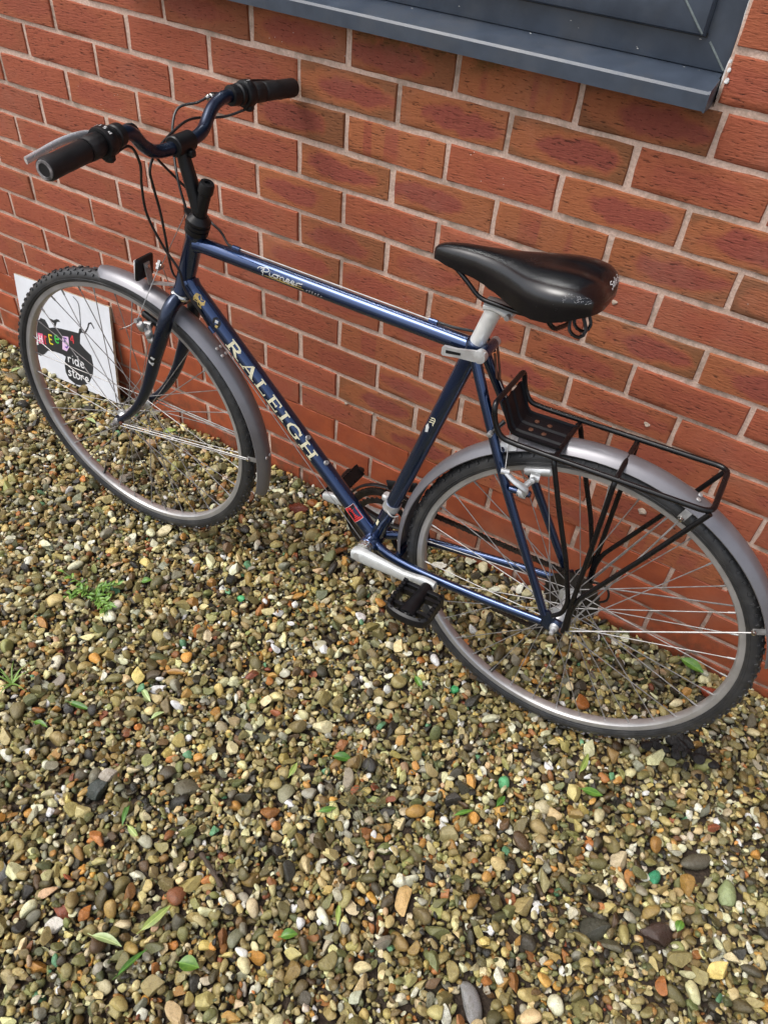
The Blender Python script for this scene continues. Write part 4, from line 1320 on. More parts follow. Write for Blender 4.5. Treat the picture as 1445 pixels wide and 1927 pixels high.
# ----- front brake, reflector
yoke = V((.952, 0, .402))
part(MB().prism([(-.010, -.004), (0, .010), (.010, -.004), (.008, -.008), (-.008, -.008)], -.003, .003, lambda u, v, w_: yoke + V((w_, u, v))), "straddle_yoke", M_STEEL, front=True, smooth=False)
part(MB().lathe([(.0045, -.006), (.0045, .006)], yoke, (1, 0, 0), 10), "yoke_bolt", M_CHROME, front=True)
def cantilever(boss, pad, tip, s, frontside, arm_mat):
    boss, pad, tip = [V((q[0], q[1] * s, q[2])) for q in (boss, pad, tip)]
    kw = dict(front=frontside)
    d = 1 if frontside else -1
    part(MB().lathe([(.0062, -.012), (.0062, .002), (.0095, .004), (.0095, .018), (.0060, .019), (.0060, .025), (.003, .026)], boss, (d, 0, .12), 14), "brake_boss", M_BLUE if not frontside else M_STEEL, **kw)
    arm = MB()
    b2 = boss + V((.011 * d, 0, .001))
    if frontside:
        for q in (b2 + V((.004, .004 * s, .010)), b2.lerp(tip, .55) + V((.004, .004 * s, .006))):
            arm.box(q, (.012, .013, .020), Matrix.Rotation(-.35 * s, 3, 'X'), bev=.002)
        arm.tube([b2, tip], .0048, 8)
        arm.lathe([(.005, -.007), (.005, .007)], tip, (0, 1, .2), 8)
    else:
        arm.tube(catmull([b2, b2 + V((.006 * d, .010 * s, .016)), b2.lerp(tip, .6) + V((.006 * d, .006 * s, .004)), tip], .006), lambda t: .0085 - .0035 * t, 10, flat=(1, .7))
        arm.lathe([(.0055, -.007), (.0055, .007)], tip, (1, .3, 0), 10)
    arm.lathe([(.0092, -.008), (.0100, 0), (.0092, .008)], b2, (1, 0, 0), 16)
    part(arm, "brake_arm", arm_mat, **kw)
    clamp = MB()
    pc = pad + V((0, .014 * s, -.004))
    clamp.lathe([(.007, -.008), (.0075, 0), (.007, .008)], pc, (1, .2, 0), 12)
    clamp.lathe([(.0052, -.010), (.0052, .014), (.003, .015)], pc, (0, s, .1), 8)
    clamp.tube([pc, b2 + V((0, .006 * s, .014))], .0055, 8)
    part(clamp, "pad_clamp", M_STEEL if frontside else arm_mat, **kw)
    t_ = V((.35 * d, 0, .0))
    pdd = MB()
    dirv = (V((pad.x, 0, pad.z)) - (FH if frontside else V((0, 0, 0)))); dirv.y = 0; dirv.normalize()
    tg = V((-dirv.z, 0, dirv.x))
    pdd.box(pad, (.052, .011, .014), Matrix((tg, V((0, 1, 0)), dirv)).transposed(), bev=.003)
    part(pdd, "brake_pad", M_BLACK if frontside else M_ALLOY, **kw)
def fbrake(s):
    cantilever((.936, .053, .262), (.972, .0215, .285), (.976, .058, .300), s, True, M_STEEL)
    part(MB().tube([yoke + V((0, .006 * s, -.006)), V((.977, .058 * s, .301))], .0009, 5), "straddle_wire", M_STEEL, front=True)
both(fbrake)
part(MB().tube(catmull([(.977, .058, .301), (.990, .066, .288), (1.003, .074, .281)], .006), .0010, 6), "wire_end", M_STEEL, front=True)
part(MB().lathe([(.0016, 0), (.0016, .009)], (1.003, .074, .281), (.012, .006, -.006), 6), "wire_cap", M_RUST, front=True)
RF = V((.992, .002, .388))
Rm = Matrix.Rotation(math.radians(-8), 3, 'Y')
rfl = part(MB().box(RF, (.009, .050, .046), Rm, bev=.003), "reflector", M_BLACK, front=True)
part(MB().box(RF + V((.0055, 0, 0)), (.004, .044, .040), Rm, bev=.001), "reflector_lens", pm("clear_reflector", (.7, .7, .7, 1), .12, var=.1), rfl, front=True)
part(MB().prism([(-.008, .012), (.008, .012), (.007, -.032), (-.007, -.032)], -.0012, .0012, lambda u, v, w_: RF + V((-.008 + w_ + (.000 if v > -.02 else -.004), u, v))), "bracket", M_STEEL, rfl, front=True, smooth=False)
part(MB().prism([(0, -.007), (.068, -.007), (.068, .007), (0, .007)], -.001, .001, lambda u, v, w_: V((.912 + u, v, .372 - u * .22 + w_))), "bracket", M_STEEL, rfl, front=True, smooth=False)
part(MB().lathe([(.0045, 0), (.0045, .003), (.002, .004)], RF + V((-.009, 0, .004)), (-1, 0, 0), 10), "bracket_bolt", M_CHROME, rfl, front=True)

# ----- mudguards
def guard(center, R0, a0, a1, drop=.0145, hw=.0255, front_=False, name="mudguard"):
    mb = MB()
    n = 64
    rings = []
    prof = []
    for k in range(11):
        u = -1 + 2 * k / 10
        prof.append((R0 - drop * abs(u) ** 2.3, hw * u))
    prof_in = [(r_ - .0018, y * .965) for r_, y in reversed(prof)]
    P = prof + prof_in
    for i in range(n + 1):
        t = i / n
        a = math.radians(a0 + (a1 - a0) * t)
        e = min(1.0, .62 + .38 * math.sin(min(1, t * 40) * math.pi / 2)) * min(1.0, .62 + .38 * math.sin(min(1, (1 - t) * 40) * math.pi / 2))
        rings.append([V((center[0] + r_ * math.cos(a), y * e, center[1] + r_ * math.sin(a))) for r_, y in P])
    mb.loft(rings)
    o = part(mb, name, M_GUARD, front=front_, angle=50)
    return o
rg = guard((0, 0), .3665, -15, 168)
rg["label"] = "long silver grey rear mudguard"
fg = guard((FH.x - .020, FH.z - .004), .3640, 84, 194, front_=True)
fg["label"] = "silver grey front mudguard"
def arc_clip(par, center, R0, ang, front_, hw=.0265, wdt=.013):
    mb = MB()
    a = math.radians(ang)
    rd = V((math.cos(a), 0, math.sin(a))); tn = V((-math.sin(a), 0, math.cos(a)))
    pts = []
    for k in range(13):
        u = -1 + 2 * k / 12
        pts.append(V((center[0], 0, center[1])) + rd * (R0 - .0022 - .0145 * abs(u) ** 2.3) + V((0, hw * u * .97, 0)))
    for s in (1, -1):
        e = V((center[0], 0, center[1])) + rd * (R0 - .034) + V((0, hw * s * 1.04, 0))
        pts = pts + [e] if s > 0 else [e] + pts
    L = mb.ring([p_ - tn * wdt / 2 for p_ in pts]); Rr_ = mb.ring([p_ + tn * wdt / 2 for p_ in pts])
    mb.bridge(L, Rr_, closed=False)
    L2 = mb.ring([p_ - tn * wdt / 2 - rd * .001 for p_ in pts]); R2 = mb.ring([p_ + tn * wdt / 2 - rd * .001 for p_ in pts])
    mb.bridge(R2, L2, closed=False)
    part(mb, "stay_clip", M_STEEL, par, front=front_)
    for s in (1, -1):
        e = V((center[0], 0, center[1])) + rd * (R0 - .033) + V((0, hw * s * 1.04, 0))
        part(MB().lathe([(.0048, 0), (.0048, .003), (.0034, .006), (.001, .0065)], e, (0, s, 0), 10), "clip_bolt", M_CHROME, par, front=front_)
        part(MB().lathe([(.0042, 0), (.0038, .0012), (.001, .0018)], V((center[0], 0, center[1])) + rd * (R0 - .0003) + V((0, .007 * s, 0)) - tn * 0, rd, 10), "rivet", M_ALLOY, par, front=front_)
    return [V((center[0], 0, center[1])) + rd * (R0 - .033) + V((0, hw * s * 1.06, 0)) for s in (1, -1)]
for ang in (111.5, 153):
    e = arc_clip(rg, (0, 0), .3665, ang, False)
    for k, s in enumerate((1, -1)):
        part(MB().tube([V((-.015, .069 * s, .002)), e[k] + V((0, .002 * s, 0))], .0016, 6), "guard_stay", M_STEEL, rg)
e = arc_clip(fg, (FH.x - .020, FH.z - .004), .3640, 175.5, True)
for k, s in enumerate((1, -1)):
    part(MB().tube([V((1.076, .060 * s, .004)), e[k] + V((0, .002 * s, .002))], .0016, 6), "guard_stay", M_STEEL, fg, front=True)
    part(MB().tube([V((1.080, .060 * s, -.004)), e[k] + V((.004, .002 * s, -.003))], .0016, 6), "guard_stay", M_STEEL, fg, front=True)
    for q in (133.5, 136.2):
        a = math.radians(q)
        part(MB().lathe([(.0038, -.001), (.0034, .001), (.001, .0016)], V((FH.x - .020, 0, FH.z - .004)) + V((math.cos(a), 0, math.sin(a))) * .3640 + V((0, .006 * s - .001, 0)), V((math.cos(a), 0, math.sin(a))), 10), "rivet", M_ALLOY, fg, front=True)
# bright bridge of the rear guard under the stays
mb = MB()
pts = []
for k in range(13):
    u = -1 + 2 * k / 12
    pts.append((.3678 - .0145 * abs(u) ** 2.3, .0262 * u))
R_ = [mb.ring([V((r_ * math.cos(math.radians(a)), y, r_ * math.sin(math.radians(a)))) for r_, y in pts]) for a in (58, 60.5, 63)]
for a_, b_ in zip(R_, R_[1:]): mb.bridge(b_, a_, closed=False)
part(mb, "guard_bridge", M_ALLOY, rg)

# ----- rear brake
def rbrake(s):
    cantilever((.136, .054, .258), (.116, .0205, .287), (.160, .066, .296), s, False, M_ALLOY)
    part(MB().tube([V((.1600, .066 * s, .297)), V((.186, .004 * s, .352))], .0009, 5), "straddle_wire", M_STEEL)
both(rbrake)
part(MB().prism([(-.009, -.006), (0, .009), (.009, -.006)], -.002, .002, lambda u, v, w_: V((.187 + w_, u, .356 + v))), "straddle_yoke", M_ALLOY, smooth=False)
part(MB().tube([(.187, 0, .362), qr + V((-.024, -.014, -.056))], .0009, 5), "brake_wire", M_STEEL)

# ----- rack
RW = .064
rack = part(MB().tube(rounded([(.15, RW, .3545), (.181, RW, .3555), (.196, RW, .380), (.203, RW, .412), (.203, -RW, .412), (.196, -RW, .380), (.181, -RW, .3555), (.15, -RW, .3545), (-.158, -RW, .3665), (-.158, RW, .3665), (.15, RW, .3545)], .020), .0047, 12), "rack", M_BLACKG, angle=60)
rack["label"] = "black tubular rear luggage rack"
def rleg(s):
    part(MB().tube(rounded([(.088, -.002 * s, .357), (.088, RW * s, .352), (.055, .0655 * s, .260), (.018, .067 * s, .165), (-.008, .0675 * s, .078), (-.005, .0675 * s, .045), (.010, .0675 * s, .027)], .012), .0046, 10), "rack_leg", M_BLACKG, rack)
    part(MB().tube(rounded([(-.012, -.002 * s, .362), (-.012, RW * s, .357), (-.014, .066 * s, .220), (-.0155, .069 * s, .058), (-.017, .071 * s, .004)], .012), .0046, 10), "rack_leg", M_BLACKG, rack)
    part(MB().tube(rounded([(-.156, RW * s, .3640), (-.097, .0655 * s, .240), (-.024, .067 * s, .095), (-.018, .0675 * s, .060), (-.022, .069 * s, .012)], .012), .0046, 10), "rack_leg", M_BLACKG, rack)
both(rleg)
pl = MB()
prof = []
path = [(.1985, .404), (.188, .382), (.1785, .3615), (.171, .3535), (.160, .3525), (.125, .3545), (.086, .356)]
ys = [-.040, -.0385, -.026, -.022, -.006, -.002, .002, .006, .022, .026, .0385, .040]
dz = [.004, 0, 0, .0025, .0025, 0, 0, .0025, .0025, 0, 0, .004]
for t_, lift in ((0, 0), (1, .0016)):
    pass
top = []
for i, (x, z) in enumerate(path):
    q0, q1 = path[max(0, i - 1)], path[min(len(path) - 1, i + 1)]
    tx, tz = q1[0] - q0[0], q1[1] - q0[1]
    l_ = math.hypot(tx, tz); nx, nz = (tz / l_, -tx / l_)
    if nz < 0: nx, nz = -nx, -nz
    if i <= 1: nx, nz = (-abs(nx), abs(nz))
    top.append([V((x + nx * d_, y, z + nz * d_)) for y, d_ in zip(ys, dz)] + [V((x - nx * .0018 + nx * d_, y, z - nz * .0018 + nz * d_)) for y, d_ in reversed(list(zip(ys, dz)))])
pl.loft(top)
plate = part(pl, "rack_plate", M_RACKPLATE, rack, angle=30)
for x, y in ((.148, .014), (.125, .014), (.148, -.014), (.125, -.014)):
    part(MB().lathe([(.0046, 0), (.0040, .0016), (.001, .0024)], (x, y, .3565), (0, 0, 1), 10), "rivet", M_RUST, plate)
for s in (1, -1):
    part(MB().tube([(.190, .030 * s, .365), (.2025, .042 * s, .345)], .004, 8), "rack_strut", M_BLACKG, rack)
    part(MB().lathe([(.0050, -.004), (.0050, .005), (.0030, .006)], (.2045, .0475 * s, .343), (0, s, 0), 10), "strut_bolt", M_STEEL, rack)

# ----- crankset, pedals, chain, derailleur
CD = (V((.2615, 0, -.0285)) - BB).normalized()               # left crank points backwards
CPERP = V((-CD.z, 0, CD.x))
CPERP = CPERP if CPERP.z > 0 else -CPERP
def crank(s, d):
    per = V((-d.z, 0, d.x)); per = per if per.z > 0 else -per
    rings = []
    L_ = .170
    for t in [i / 14 for i in range(15)]:
        h = -.016 + (L_ + .029) * t
        wid = .0185 - .0068 * min(1, t * 1.5) + (.0022 if t > .84 else 0)
        if t < .05: wid *= .62
        elif t < .1: wid *= .9
        if t > .95: wid *= .60
        elif t > .9: wid *= .9
        th_ = .0125 - .0045 * min(1, t * 2)
        yc = .062 + .016 * min(1, max(0, (t - .05) * 1.7))
        ring = []
        for k in range(14):
            a = 2 * math.pi * k / 14
            ca, sa_ = math.cos(a), math.sin(a)
            ring.append(BB + d * h + per * (wid * math.copysign(abs(ca) ** .6, ca)) + V((0, s * (yc + th_ * math.copysign(abs(sa_) ** .6, sa_)), 0)))
        rings.append(ring)
    c_ = part(MB().loft(rings), "crank_arm", M_CRANK, angle=50)
    part(MB().lathe([(.0115, .0725), (.0112, .0742), (.004, .0750), (.001, .0750)], BB + d * .000, (0, s, 0), 20), "dust_cap", M_ALLOY, c_)
    part(MB().lathe([(.0065, .071), (.0065, .0865), (.004, .087)], BB + d * L_, (0, s, 0), 14), "pedal_boss", M_CHAIN, c_)
    return BB + d * L_
pe = crank(1, CD)
pr2 = crank(-1, V((.597 - BB.x, 0, -.078 - BB.z)).normalized())
part(MB().lathe([(.0170, .036), (.0195, .037), (.0195, .041), (.0160, .0425), (.0160, .046), (.0185, .047), (.0185, .050), (.008, .052), (.008, .060)], BB, (0, 1, 0), 26), "bracket_cup", M_CHROME)
def pedal(c, s, tilt):
    R = Matrix.Rotation(tilt, 3, 'Y')
    y0, y1 = .088 * s, .177 * s
    P = lambda u, y, v: V((c.x, y, c.z)) + R @ V((u, 0, v))
    root = part(MB().tube([P(0, y0, 0), P(0, y0 + .02 * s, 0), P(0, y1 - .012 * s, 0), P(0, y1, 0)], lambda t: .0125 if t < .5 else .0175, 14), "pedal", M_BLACK)
    fr = MB()
    for u in (.040, -.040):                       # front and rear cages with teeth
        fr.box(P(u, (y0 + y1) / 2 + .002 * s, 0), (.0075, .074, .021), R, bev=.002)
        for k in range(7):
            for v in (.0115, -.0115):
                fr.box(P(u, y0 + (.016 + .0105 * k) * s, v), (.008, .0065, .007), R)
    fr.box(P(0, y0 + .014 * s, 0), (.086, .009, .018), R, bev=.0015)
    fr.tube(catmull([P(.040, y1 - .014 * s, 0), P(.036, y1 - .002 * s, 0), P(.016, y1 + .004 * s, 0), P(0, y1 + .005 * s, 0), P(-.016, y1 + .004 * s, 0), P(-.036, y1 - .002 * s, 0), P(-.040, y1 - .014 * s, 0)], .006), .0095, 8, flat=(1.25, .7))
    for k in range(6):
        u = -.03 + .012 * k
        fr.box(P(u, y1 + .0005 * s, .0095), (.005, .006, .005), R)
    for y in (.118, .158):
        fr.box(P(.026, y * s, 0), (.036, .008, .013), R)
        fr.box(P(-.026, y * s, 0), (.036, .008, .013), R)
    part(fr, "pedal_cage", M_BLACK, root, angle=30)
    part(MB().lathe([(.011, 0), (.0095, .002), (.0045, .0022), (.0042, -.001)], P(0, y1, 0), (0, s, 0), 16), "bearing_cap", M_BLACK, root)
pedal(pe, 1, 0.02)
pedal(pr2, -1, 0.9)
cr = MB()
for R0_, y, nt_ in ((.0925, -.0425, 46), (.076, -.0365, 38)):
    outer = []
    for k in range(nt_ * 2):
        a = math.pi * k / nt_
        q = R0_ + (.0026 if k % 2 else -.0018)
        outer.append((q * math.cos(a), q * math.sin(a)))
    n = len(outer)
    inner = [((R0_ - .013) * math.cos(math.pi * k / nt_), (R0_ - .013) * math.sin(math.pi * k / nt_)) for k in range(n)]
    rings = [[V((BB.x + u, yy, BB.z + v)) for u, v in prof_] for prof_, yy in ((inner, y), (outer, y), (outer, y - .0022), (inner, y - .0022))]
    cr.loft(rings, loop=True)
part(cr, "chainring", M_CHAIN, angle=25)
sp_ = MB()
for k in range(5):
    a = math.radians(72 * k + 20)
    d_ = V((math.cos(a), 0, math.sin(a)))
    sp_.tube([BB + d_ * .012 + V((0, -.050, 0)), BB + d_ * .082 + V((0, -.043, 0))], lambda t: .009 - .003 * t, 8, flat=(.5, 1))
part(sp_, "spider", M_BLACK)
part(MB().tube([(BB.x + .1035 * math.cos(2 * math.pi * k / 72), -.047, BB.z + .1035 * math.sin(2 * math.pi * k / 72)) for k in range(72)], .0028, 8, loop=True, flat=(1, 1.8)), "chain_guard", M_BLACK)
# chain: rear sprocket, chainring and the two jockey wheels of the derailleur
J1, J2 = V((.012, 0, -.066)), V((.048, 0, -.128))
def tangent_arc(c, r_, a0, a1, n):
    return [V((c.x + r_ * math.cos(math.radians(a0 + (a1 - a0) * k / n)), 0, c.z + r_ * math.sin(math.radians(a0 + (a1 - a0) * k / n)))) for k in range(n + 1)]
path = tangent_arc(BB, .0925, 112, -98, 26) + tangent_arc(J2, .020, -112, -210, 6) + tangent_arc(J1, .020, -10, 100, 6)[::1] + tangent_arc(V((0, 0, 0)), .037, 250, 98, 10)
Lp = []
for a, b in zip(path, path[1:] + path[:1]):
    n = max(1, round((b - a).length / .0064))
    for k in range(n):
        Lp.append(a.lerp(b, k / n))
Lp2 = [Lp[0]]
for q in Lp[1:]:
    if (q - Lp2[-1]).length > .0058: Lp2.append(q)
ch = MB()
for i, q in enumerate(Lp2):
    n_ = Lp2[(i + 1) % len(Lp2)]
    d_ = (n_ - q)
    if d_.length > .02: continue
    l_ = d_.length; d_.normalize()
    R = Matrix((d_, V((0, 1, 0)), d_.cross(V((0, 1, 0))))).transposed()
    yo = -.0445
    w_ = .0038 if i % 2 else .0026
    for s in (1, -1):
        ch.box((q + n_) / 2 + V((0, yo + w_ * s, 0)), (l_ * 1.1, .0011, .0052), R)
    ch.lathe([(.0043, -w_ - .0008), (.0043, -w_ + .0004), (.0026, -w_ + .0005), (.0026, w_ - .0005), (.0043, w_ - .0004), (.0043, w_ + .0008)], q + V((0, yo, 0)), (0, 1, 0), 8)
part(ch, "chain", M_CHAIN, angle=30)
dr = MB()
for y in (-.0385, -.0505):
    dr.tube([J1 + V((-.004, y, .010)), J1 + V((0, y, 0)), J2, J2 + V((.004, y, -.010))][:2] + [J2 + V((0, y, 0)), J2 + V((.004, y, -.010))], .010, 8, flat=(.12, 1) if False else (1, .12))
dmech = part(dr, "derailleur", M_BLACK)
for J in (J1, J2):
    part(MB().lathe([(.004, -.0485), (.0185, -.047), (.0185, -.042), (.004, -.0405)], J, (0, 1, 0), 20), "jockey_wheel", M_BLACK, dmech)
part(MB().tube(catmull([(0, -.066, -.010), (-.006, -.068, -.030), (.004, -.062, -.052), (.012, -.056, -.066)], .008), .0095, 10, flat=(1, .8)), "derailleur_knuckle", M_STEEL, dmech)
part(MB().tube(catmull([(.10, -.064, -.022), (.03, -.074, -.012), (-.045, -.082, .010), (-.062, -.078, -.02), (-.03, -.072, -.04), (-.006, -.068, -.032)], .008), .0024, 8), "cable_housing", M_CABLE)

# ---------------------------------------------------------------- lettering on the frame
def tube_map(A, d, n, r_):
    n = (n - d * n.dot(d)).normalized()
    b = d.cross(n)
    if b.z < 0: b = -b
    return lambda u, v, l_: A + d * u + (n * math.cos(v / r_) + b * math.sin(v / r_)) * (r_ + l_)

# serif capitals: strokes (points, width) in a box of height 1
GLY = {
    'R': (.98, [([(.17, 0), (.17, 1)], .20), ([(0, .04), (.34, .04)], .08), ([(0, .96), (.5, .96)], .08), ([(.2, .95), (.5, .95), (.66, .88), (.72, .75), (.66, .61), (.5, .53), (.2, .53)], .11), ([(.62, .80), (.64, .70)], .17), ([(.42, .52), (.78, .05)], .19), ([(.68, .04), (1.0, .04)], .08)]),
    'A': (1.05, [([(.16, .04), (.52, 1)], .09), ([(.50, 1), (.88, .04)], .21), ([(.28, .33), (.74, .33)], .09), ([(0, .04), (.32, .04)], .08), ([(.70, .04), (1.06, .04)], .08)]),
    'L': (.80, [([(.17, 0), (.17, 1)], .20), ([(0, .96), (.36, .96)], .08), ([(0, .04), (.74, .04)], .08), ([(.70, .04), (.72, .30)], .10)]),
    'E': (.84, [([(.17, 0), (.17, 1)], .20), ([(0, .96), (.72, .96)], .08), ([(0, .04), (.78, .04)], .08), ([(.2, .52), (.56, .52)], .08), ([(.68, .96), (.70, .72)], .10), ([(.72, .04), (.76, .30)], .10), ([(.55, .40), (.55, .64)], .08)]),
    'I': (.42, [([(.2, 0), (.2, 1)], .21), ([(0, .96), (.4, .96)], .08), ([(0, .04), (.4, .04)], .08)]),
    'G': (1.02, [([(.86, .70), (.74, .90), (.52, .98), (.28, .90), (.14, .70), (.11, .5), (.14, .30), (.28, .10), (.52, .02), (.74, .08), (.84, .2)], .12), ([(.13, .72), (.11, .5), (.13, .28)], .20), ([(.82, .06), (.82, .42)], .19), ([(.62, .44), (1.0, .44)], .08), ([(.86, .66), (.86, .96)], .09)]),
    'H': (1.04, [([(.18, 0), (.18, 1)], .20), ([(.84, 0), (.84, 1)], .20), ([(.2, .52), (.82, .52)], .09), ([(0, .96), (.36, .96)], .08), ([(0, .04), (.36, .04)], .08), ([(.66, .96), (1.02, .96)], .08), ([(.66, .04), (1.02, .04)], .08)]),
}
def write(mb, text, fn, h, length, lift):
    tot = sum(GLY[c][0] for c in text) + .14 * (len(text) - 1)
    k = length / tot
    x = 0
    for ch_ in text:
        w_, st_ = GLY[ch_]
        for pts, wd in st_:
            kx, ky = k, h
            stroke(mb, sub2([((x + a) * kx, (b - .5) * ky) for a, b in pts], .002), wd * (k + h) / 2, fn, lift)
            lift += .000004
        x += w_ + .14
mb = MB()
A0 = DT_F + dtd * ((V((.7703, 0, .3075)) - DT_F).dot(dtd))
fnd = tube_map(A0, dtd, V((0, .86, .0)) + dtu * .42, .0172)
write(mb, "RALEIGH", fnd, .0212, .286, .0003)
part(mb, "lettering", M_CREAM, bike, smooth=False)
# script name on the top tube, with its gold underline
A1 = TT_F + ttd * (TT_F.x - .697)
fnt = tube_map(A1, ttd, V((0, 1, .30)), .0146)
mb = MB()
hx = .0125
SCR = [[(-.006, .55), (-.002, .9), (.004, .95), (.006, .7), (.003, .4), (.006, .2)], [(.008, 1.05), (.006, .1), (.004, -.35)], [(.001, .75), (.006, 1.02), (.014, 1.08), (.018, .85), (.014, .55), (.007, .45)],
       [(.020, .62), (.020, .18), (.023, .1), (.026, .3)], [(.0205, .88), (.0212, .82)], [(.033, .62), (.028, .55), (.027, .25), (.031, .08), (.036, .22), (.037, .5), (.033, .62), (.041, .62)],
       [(.042, .1), (.042, .6)], [(.042, .45), (.046, .62), (.049, .5), (.049, .15), (.052, .1), (.054, .3)], [(.054, .32), (.060, .42), (.060, .6), (.056, .62), (.054, .3), (.058, .08), (.063, .25)],
       [(.064, .32), (.070, .42), (.070, .6), (.066, .62), (.064, .3), (.068, .08), (.073, .25)], [(.075, .1), (.075, .62)], [(.075, .45), (.079, .64), (.083, .6)], [(.083, .6), (.087, .72)]]
for i, sk in enumerate(SCR):
    stroke(mb, smooth2([(a * 1.05, (b - .5) * hx * .92 - .001) for a, b in sk], .0008), .0016, fnt, .0004 + i * .00001)
part(mb, "lettering", M_SILVERT, bike, smooth=False)
mb = MB()
stroke(mb, sub2([(.008, -.0085), (.045, -.0080), (.094, -.0082)], .003), lambda t: .0012 + .0018 * math.sin(math.pi * t), fnt, .0003)
stroke(mb, sub2([(.03, -.0045), (.09, -.0040)], .003), .0009, fnt, .00031)
part(mb, "underline", M_GOLD, bike, smooth=False)
mb = MB()
for k, (a, b) in enumerate(((.100, .003), (.106, .004), (.112, .004), (.118, .003), (.124, .004), (.130, .002))):
    stroke(mb, [(a, -.0095), (a, -.0095 + b)], .0007, fnt, .0003); stroke(mb, [(a, -.0095 + b), (a + .003, -.0095 + b)], .0007, fnt, .00031)
part(mb, "small_lettering", M_SILVERT, bike, smooth=False)
# gold crest and torn sticker on the upper down tube
fnc = tube_map(DT_F, dtd, V((0, .86, 0)) + dtu * .40, .0172)
def blob(fn, pts, mat, name, lift=.0003, par=bike):
    m_ = MB()
    c_ = (sum(p_[0] for p_ in pts) / len(pts), sum(p_[1] for p_ in pts) / len(pts))
    i0 = m_.ring([fn(c_[0], c_[1], lift)])[0]
    P_ = sub2(list(pts) + [pts[0]], .002)[:-1]
    r_ = m_.ring([fn(u, v, lift) for u, v in P_])
    for k in range(len(r_)):
        m_.f.append((i0, r_[k], r_[(k + 1) % len(r_)]))
    return part(m_, name, mat, par, smooth=False)
blob(fnc, [(.034, .006), (.042, .011), (.050, .007), (.056, .011), (.062, .004), (.058, -.002), (.064, -.006), (.054, -.008), (.048, -.004), (.040, -.009), (.036, -.003)], M_GOLD, "crest")
blob(fnc, [(.092, .010), (.100, .013), (.108, .009), (.112, .001), (.106, -.006), (.097, -.004), (.090, .003)], M_BLACK, "torn_sticker")
blob(fnc, [(.095, .005), (.101, .008), (.104, .004), (.099, .001)], M_SILVERT, "torn_sticker", .0005)
blob(fnc, [(.103, -.001), (.108, .002), (.110, -.003), (.105, -.005)], M_GOLD, "torn_sticker", .0005)
# red and black label near the bracket
A2 = DT_F + dtd * ((V((.4731, 0, -.0013)) - DT_F).dot(dtd))
fns = tube_map(A2, dtd, V((0, .86, 0)) + dtu * .36, .0172)
blob(fns, [(-.019, -.0125), (.019, -.0125), (.019, .0125), (-.019, .0125)], M_SILVERT, "label")
blob(fns, [(-.018, -.0115), (.018, -.0115), (.018, .0115), (-.018, .0115)], M_RED, "label", .0006)
mb = MB()
rl = random.Random(5)
for k in range(6):
    x_ = -.006 + k * .0042
    y_ = -.0095
    while y_ < .009:
        l_ = rl.uniform(.0015, .0045)
        stroke(mb, [(x_, y_), (x_, min(.0095, y_ + l_))], .0017, fns, .0008)
        y_ += l_ + .001
blob(fns, [(-.0175, -.004), (-.0085, -.003), (-.010, .0105), (-.0175, .011)], M_BLACK, 'label_print', .0008)
part(mb, "label_print", M_BLACK, bike, smooth=False)
# makers' marks on seat tube, fork and bracket shell
A3 = BB + std * ((V((.3285, 0, .2864)) - BB).dot(std))
fnm = tube_map(A3, std, V((.15, 1, .0)), .0156)
blob(fnm, [(-.016, .004), (-.004, .009), (.004, .006), (-.002, .001), (-.012, -.001)], M_SILVERT, "transfer")
mb = MB()
for k in range(3):
    stroke(mb, smooth2([(.006 + k * .005, -.004), (.012 + k * .005, -.001), (.008 + k * .005, .006)], .0015), .0018, fnm, .0004)
part(mb, "transfer", M_CREAM, bike, smooth=False)
A4 = BB + std * .058
fnb = tube_map(A4, std, V((.55, .85, 0)), .0156)
blob(fnb, [(-.007, -.0035), (.007, -.0035), (.007, .0035), (-.007, .0035)], M_CREAM, "label")
fA, fB = V((.950, .051, .222)), V((.930, .0505, .268))
ff_ = (fB - fA).normalized()
fnf0 = tube_map(fA, ff_, V((-.25, 1, .2)), .0146)
fnf = lambda u, v, l_: steer(fnf0(u, v, l_))
blob(fnf, [(-.016, -.008), (-.006, -.0095), (.010, -.008), (.012, .004), (.002, .009), (-.012, .007)], M_BLACK, "badge", .0006)
blob(fnf, [(-.014, -.006), (-.010, .004), (-.004, .006), (-.008, -.001), (-.004, -.007)], M_SILVERT, "badge", .0008)
blob(fnf, [(.002, -.004), (.008, -.006), (.009, .002), (.004, .004)], M_SILVERT, "badge", .0008)
fhd = (HT_T - HT_B).normalized()
fnh = tube_map(HT_B, fhd, V((.93, .42, 0)), .0180)
mb = MB()
for k in range(5):
    u_ = .045 + k * .013
    stroke(mb, sub2([(u_, -.002), (u_ + .008, -.002), (u_ + .008, .003)], .002), .0022, fnh, .0004)
part(mb, "head_transfer", M_YELLOW, bike, smooth=False)
# name on the back of the saddle
def sad_map(u, v, l_):
    th = 1.62 + u / .052
    return saddle_pt(.0925 + .9 * v, min(3.05, th)) + V((-l_ * .7, 0, l_ * .7))
mb = MB()
SR = [[(.0035, .9), (.001, 1), (0, .75), (.003, .5), (.0035, .2), (.001, 0), (0, .15)], [(.0055, .3), (.008, .4), (.0075, .6), (.0058, .6), (.0055, .2), (.007, 0), (.0085, .15)], [(.010, 1), (.010, 0)], [(.012, 1), (.012, 0)],
      [(.0145, .3), (.017, .4), (.0165, .6), (.0148, .6), (.0145, .2), (.016, 0), (.0175, .15)], [(.022, 0), (.022, 1), (.0245, .95), (.025, .65), (.022, .5), (.0255, 0)],
      [(.028, .6), (.0272, .2), (.029, 0), (.0305, .3), (.029, .62), (.028, .6)], [(.032, .6), (.0335, .1)], [(.0355, .6), (.032, -.4)], [(.039, .6), (.037, .4), (.0375, .05), (.0395, .2), (.0398, .6), (.040, 0)], [(.042, 1), (.042, 0)]]
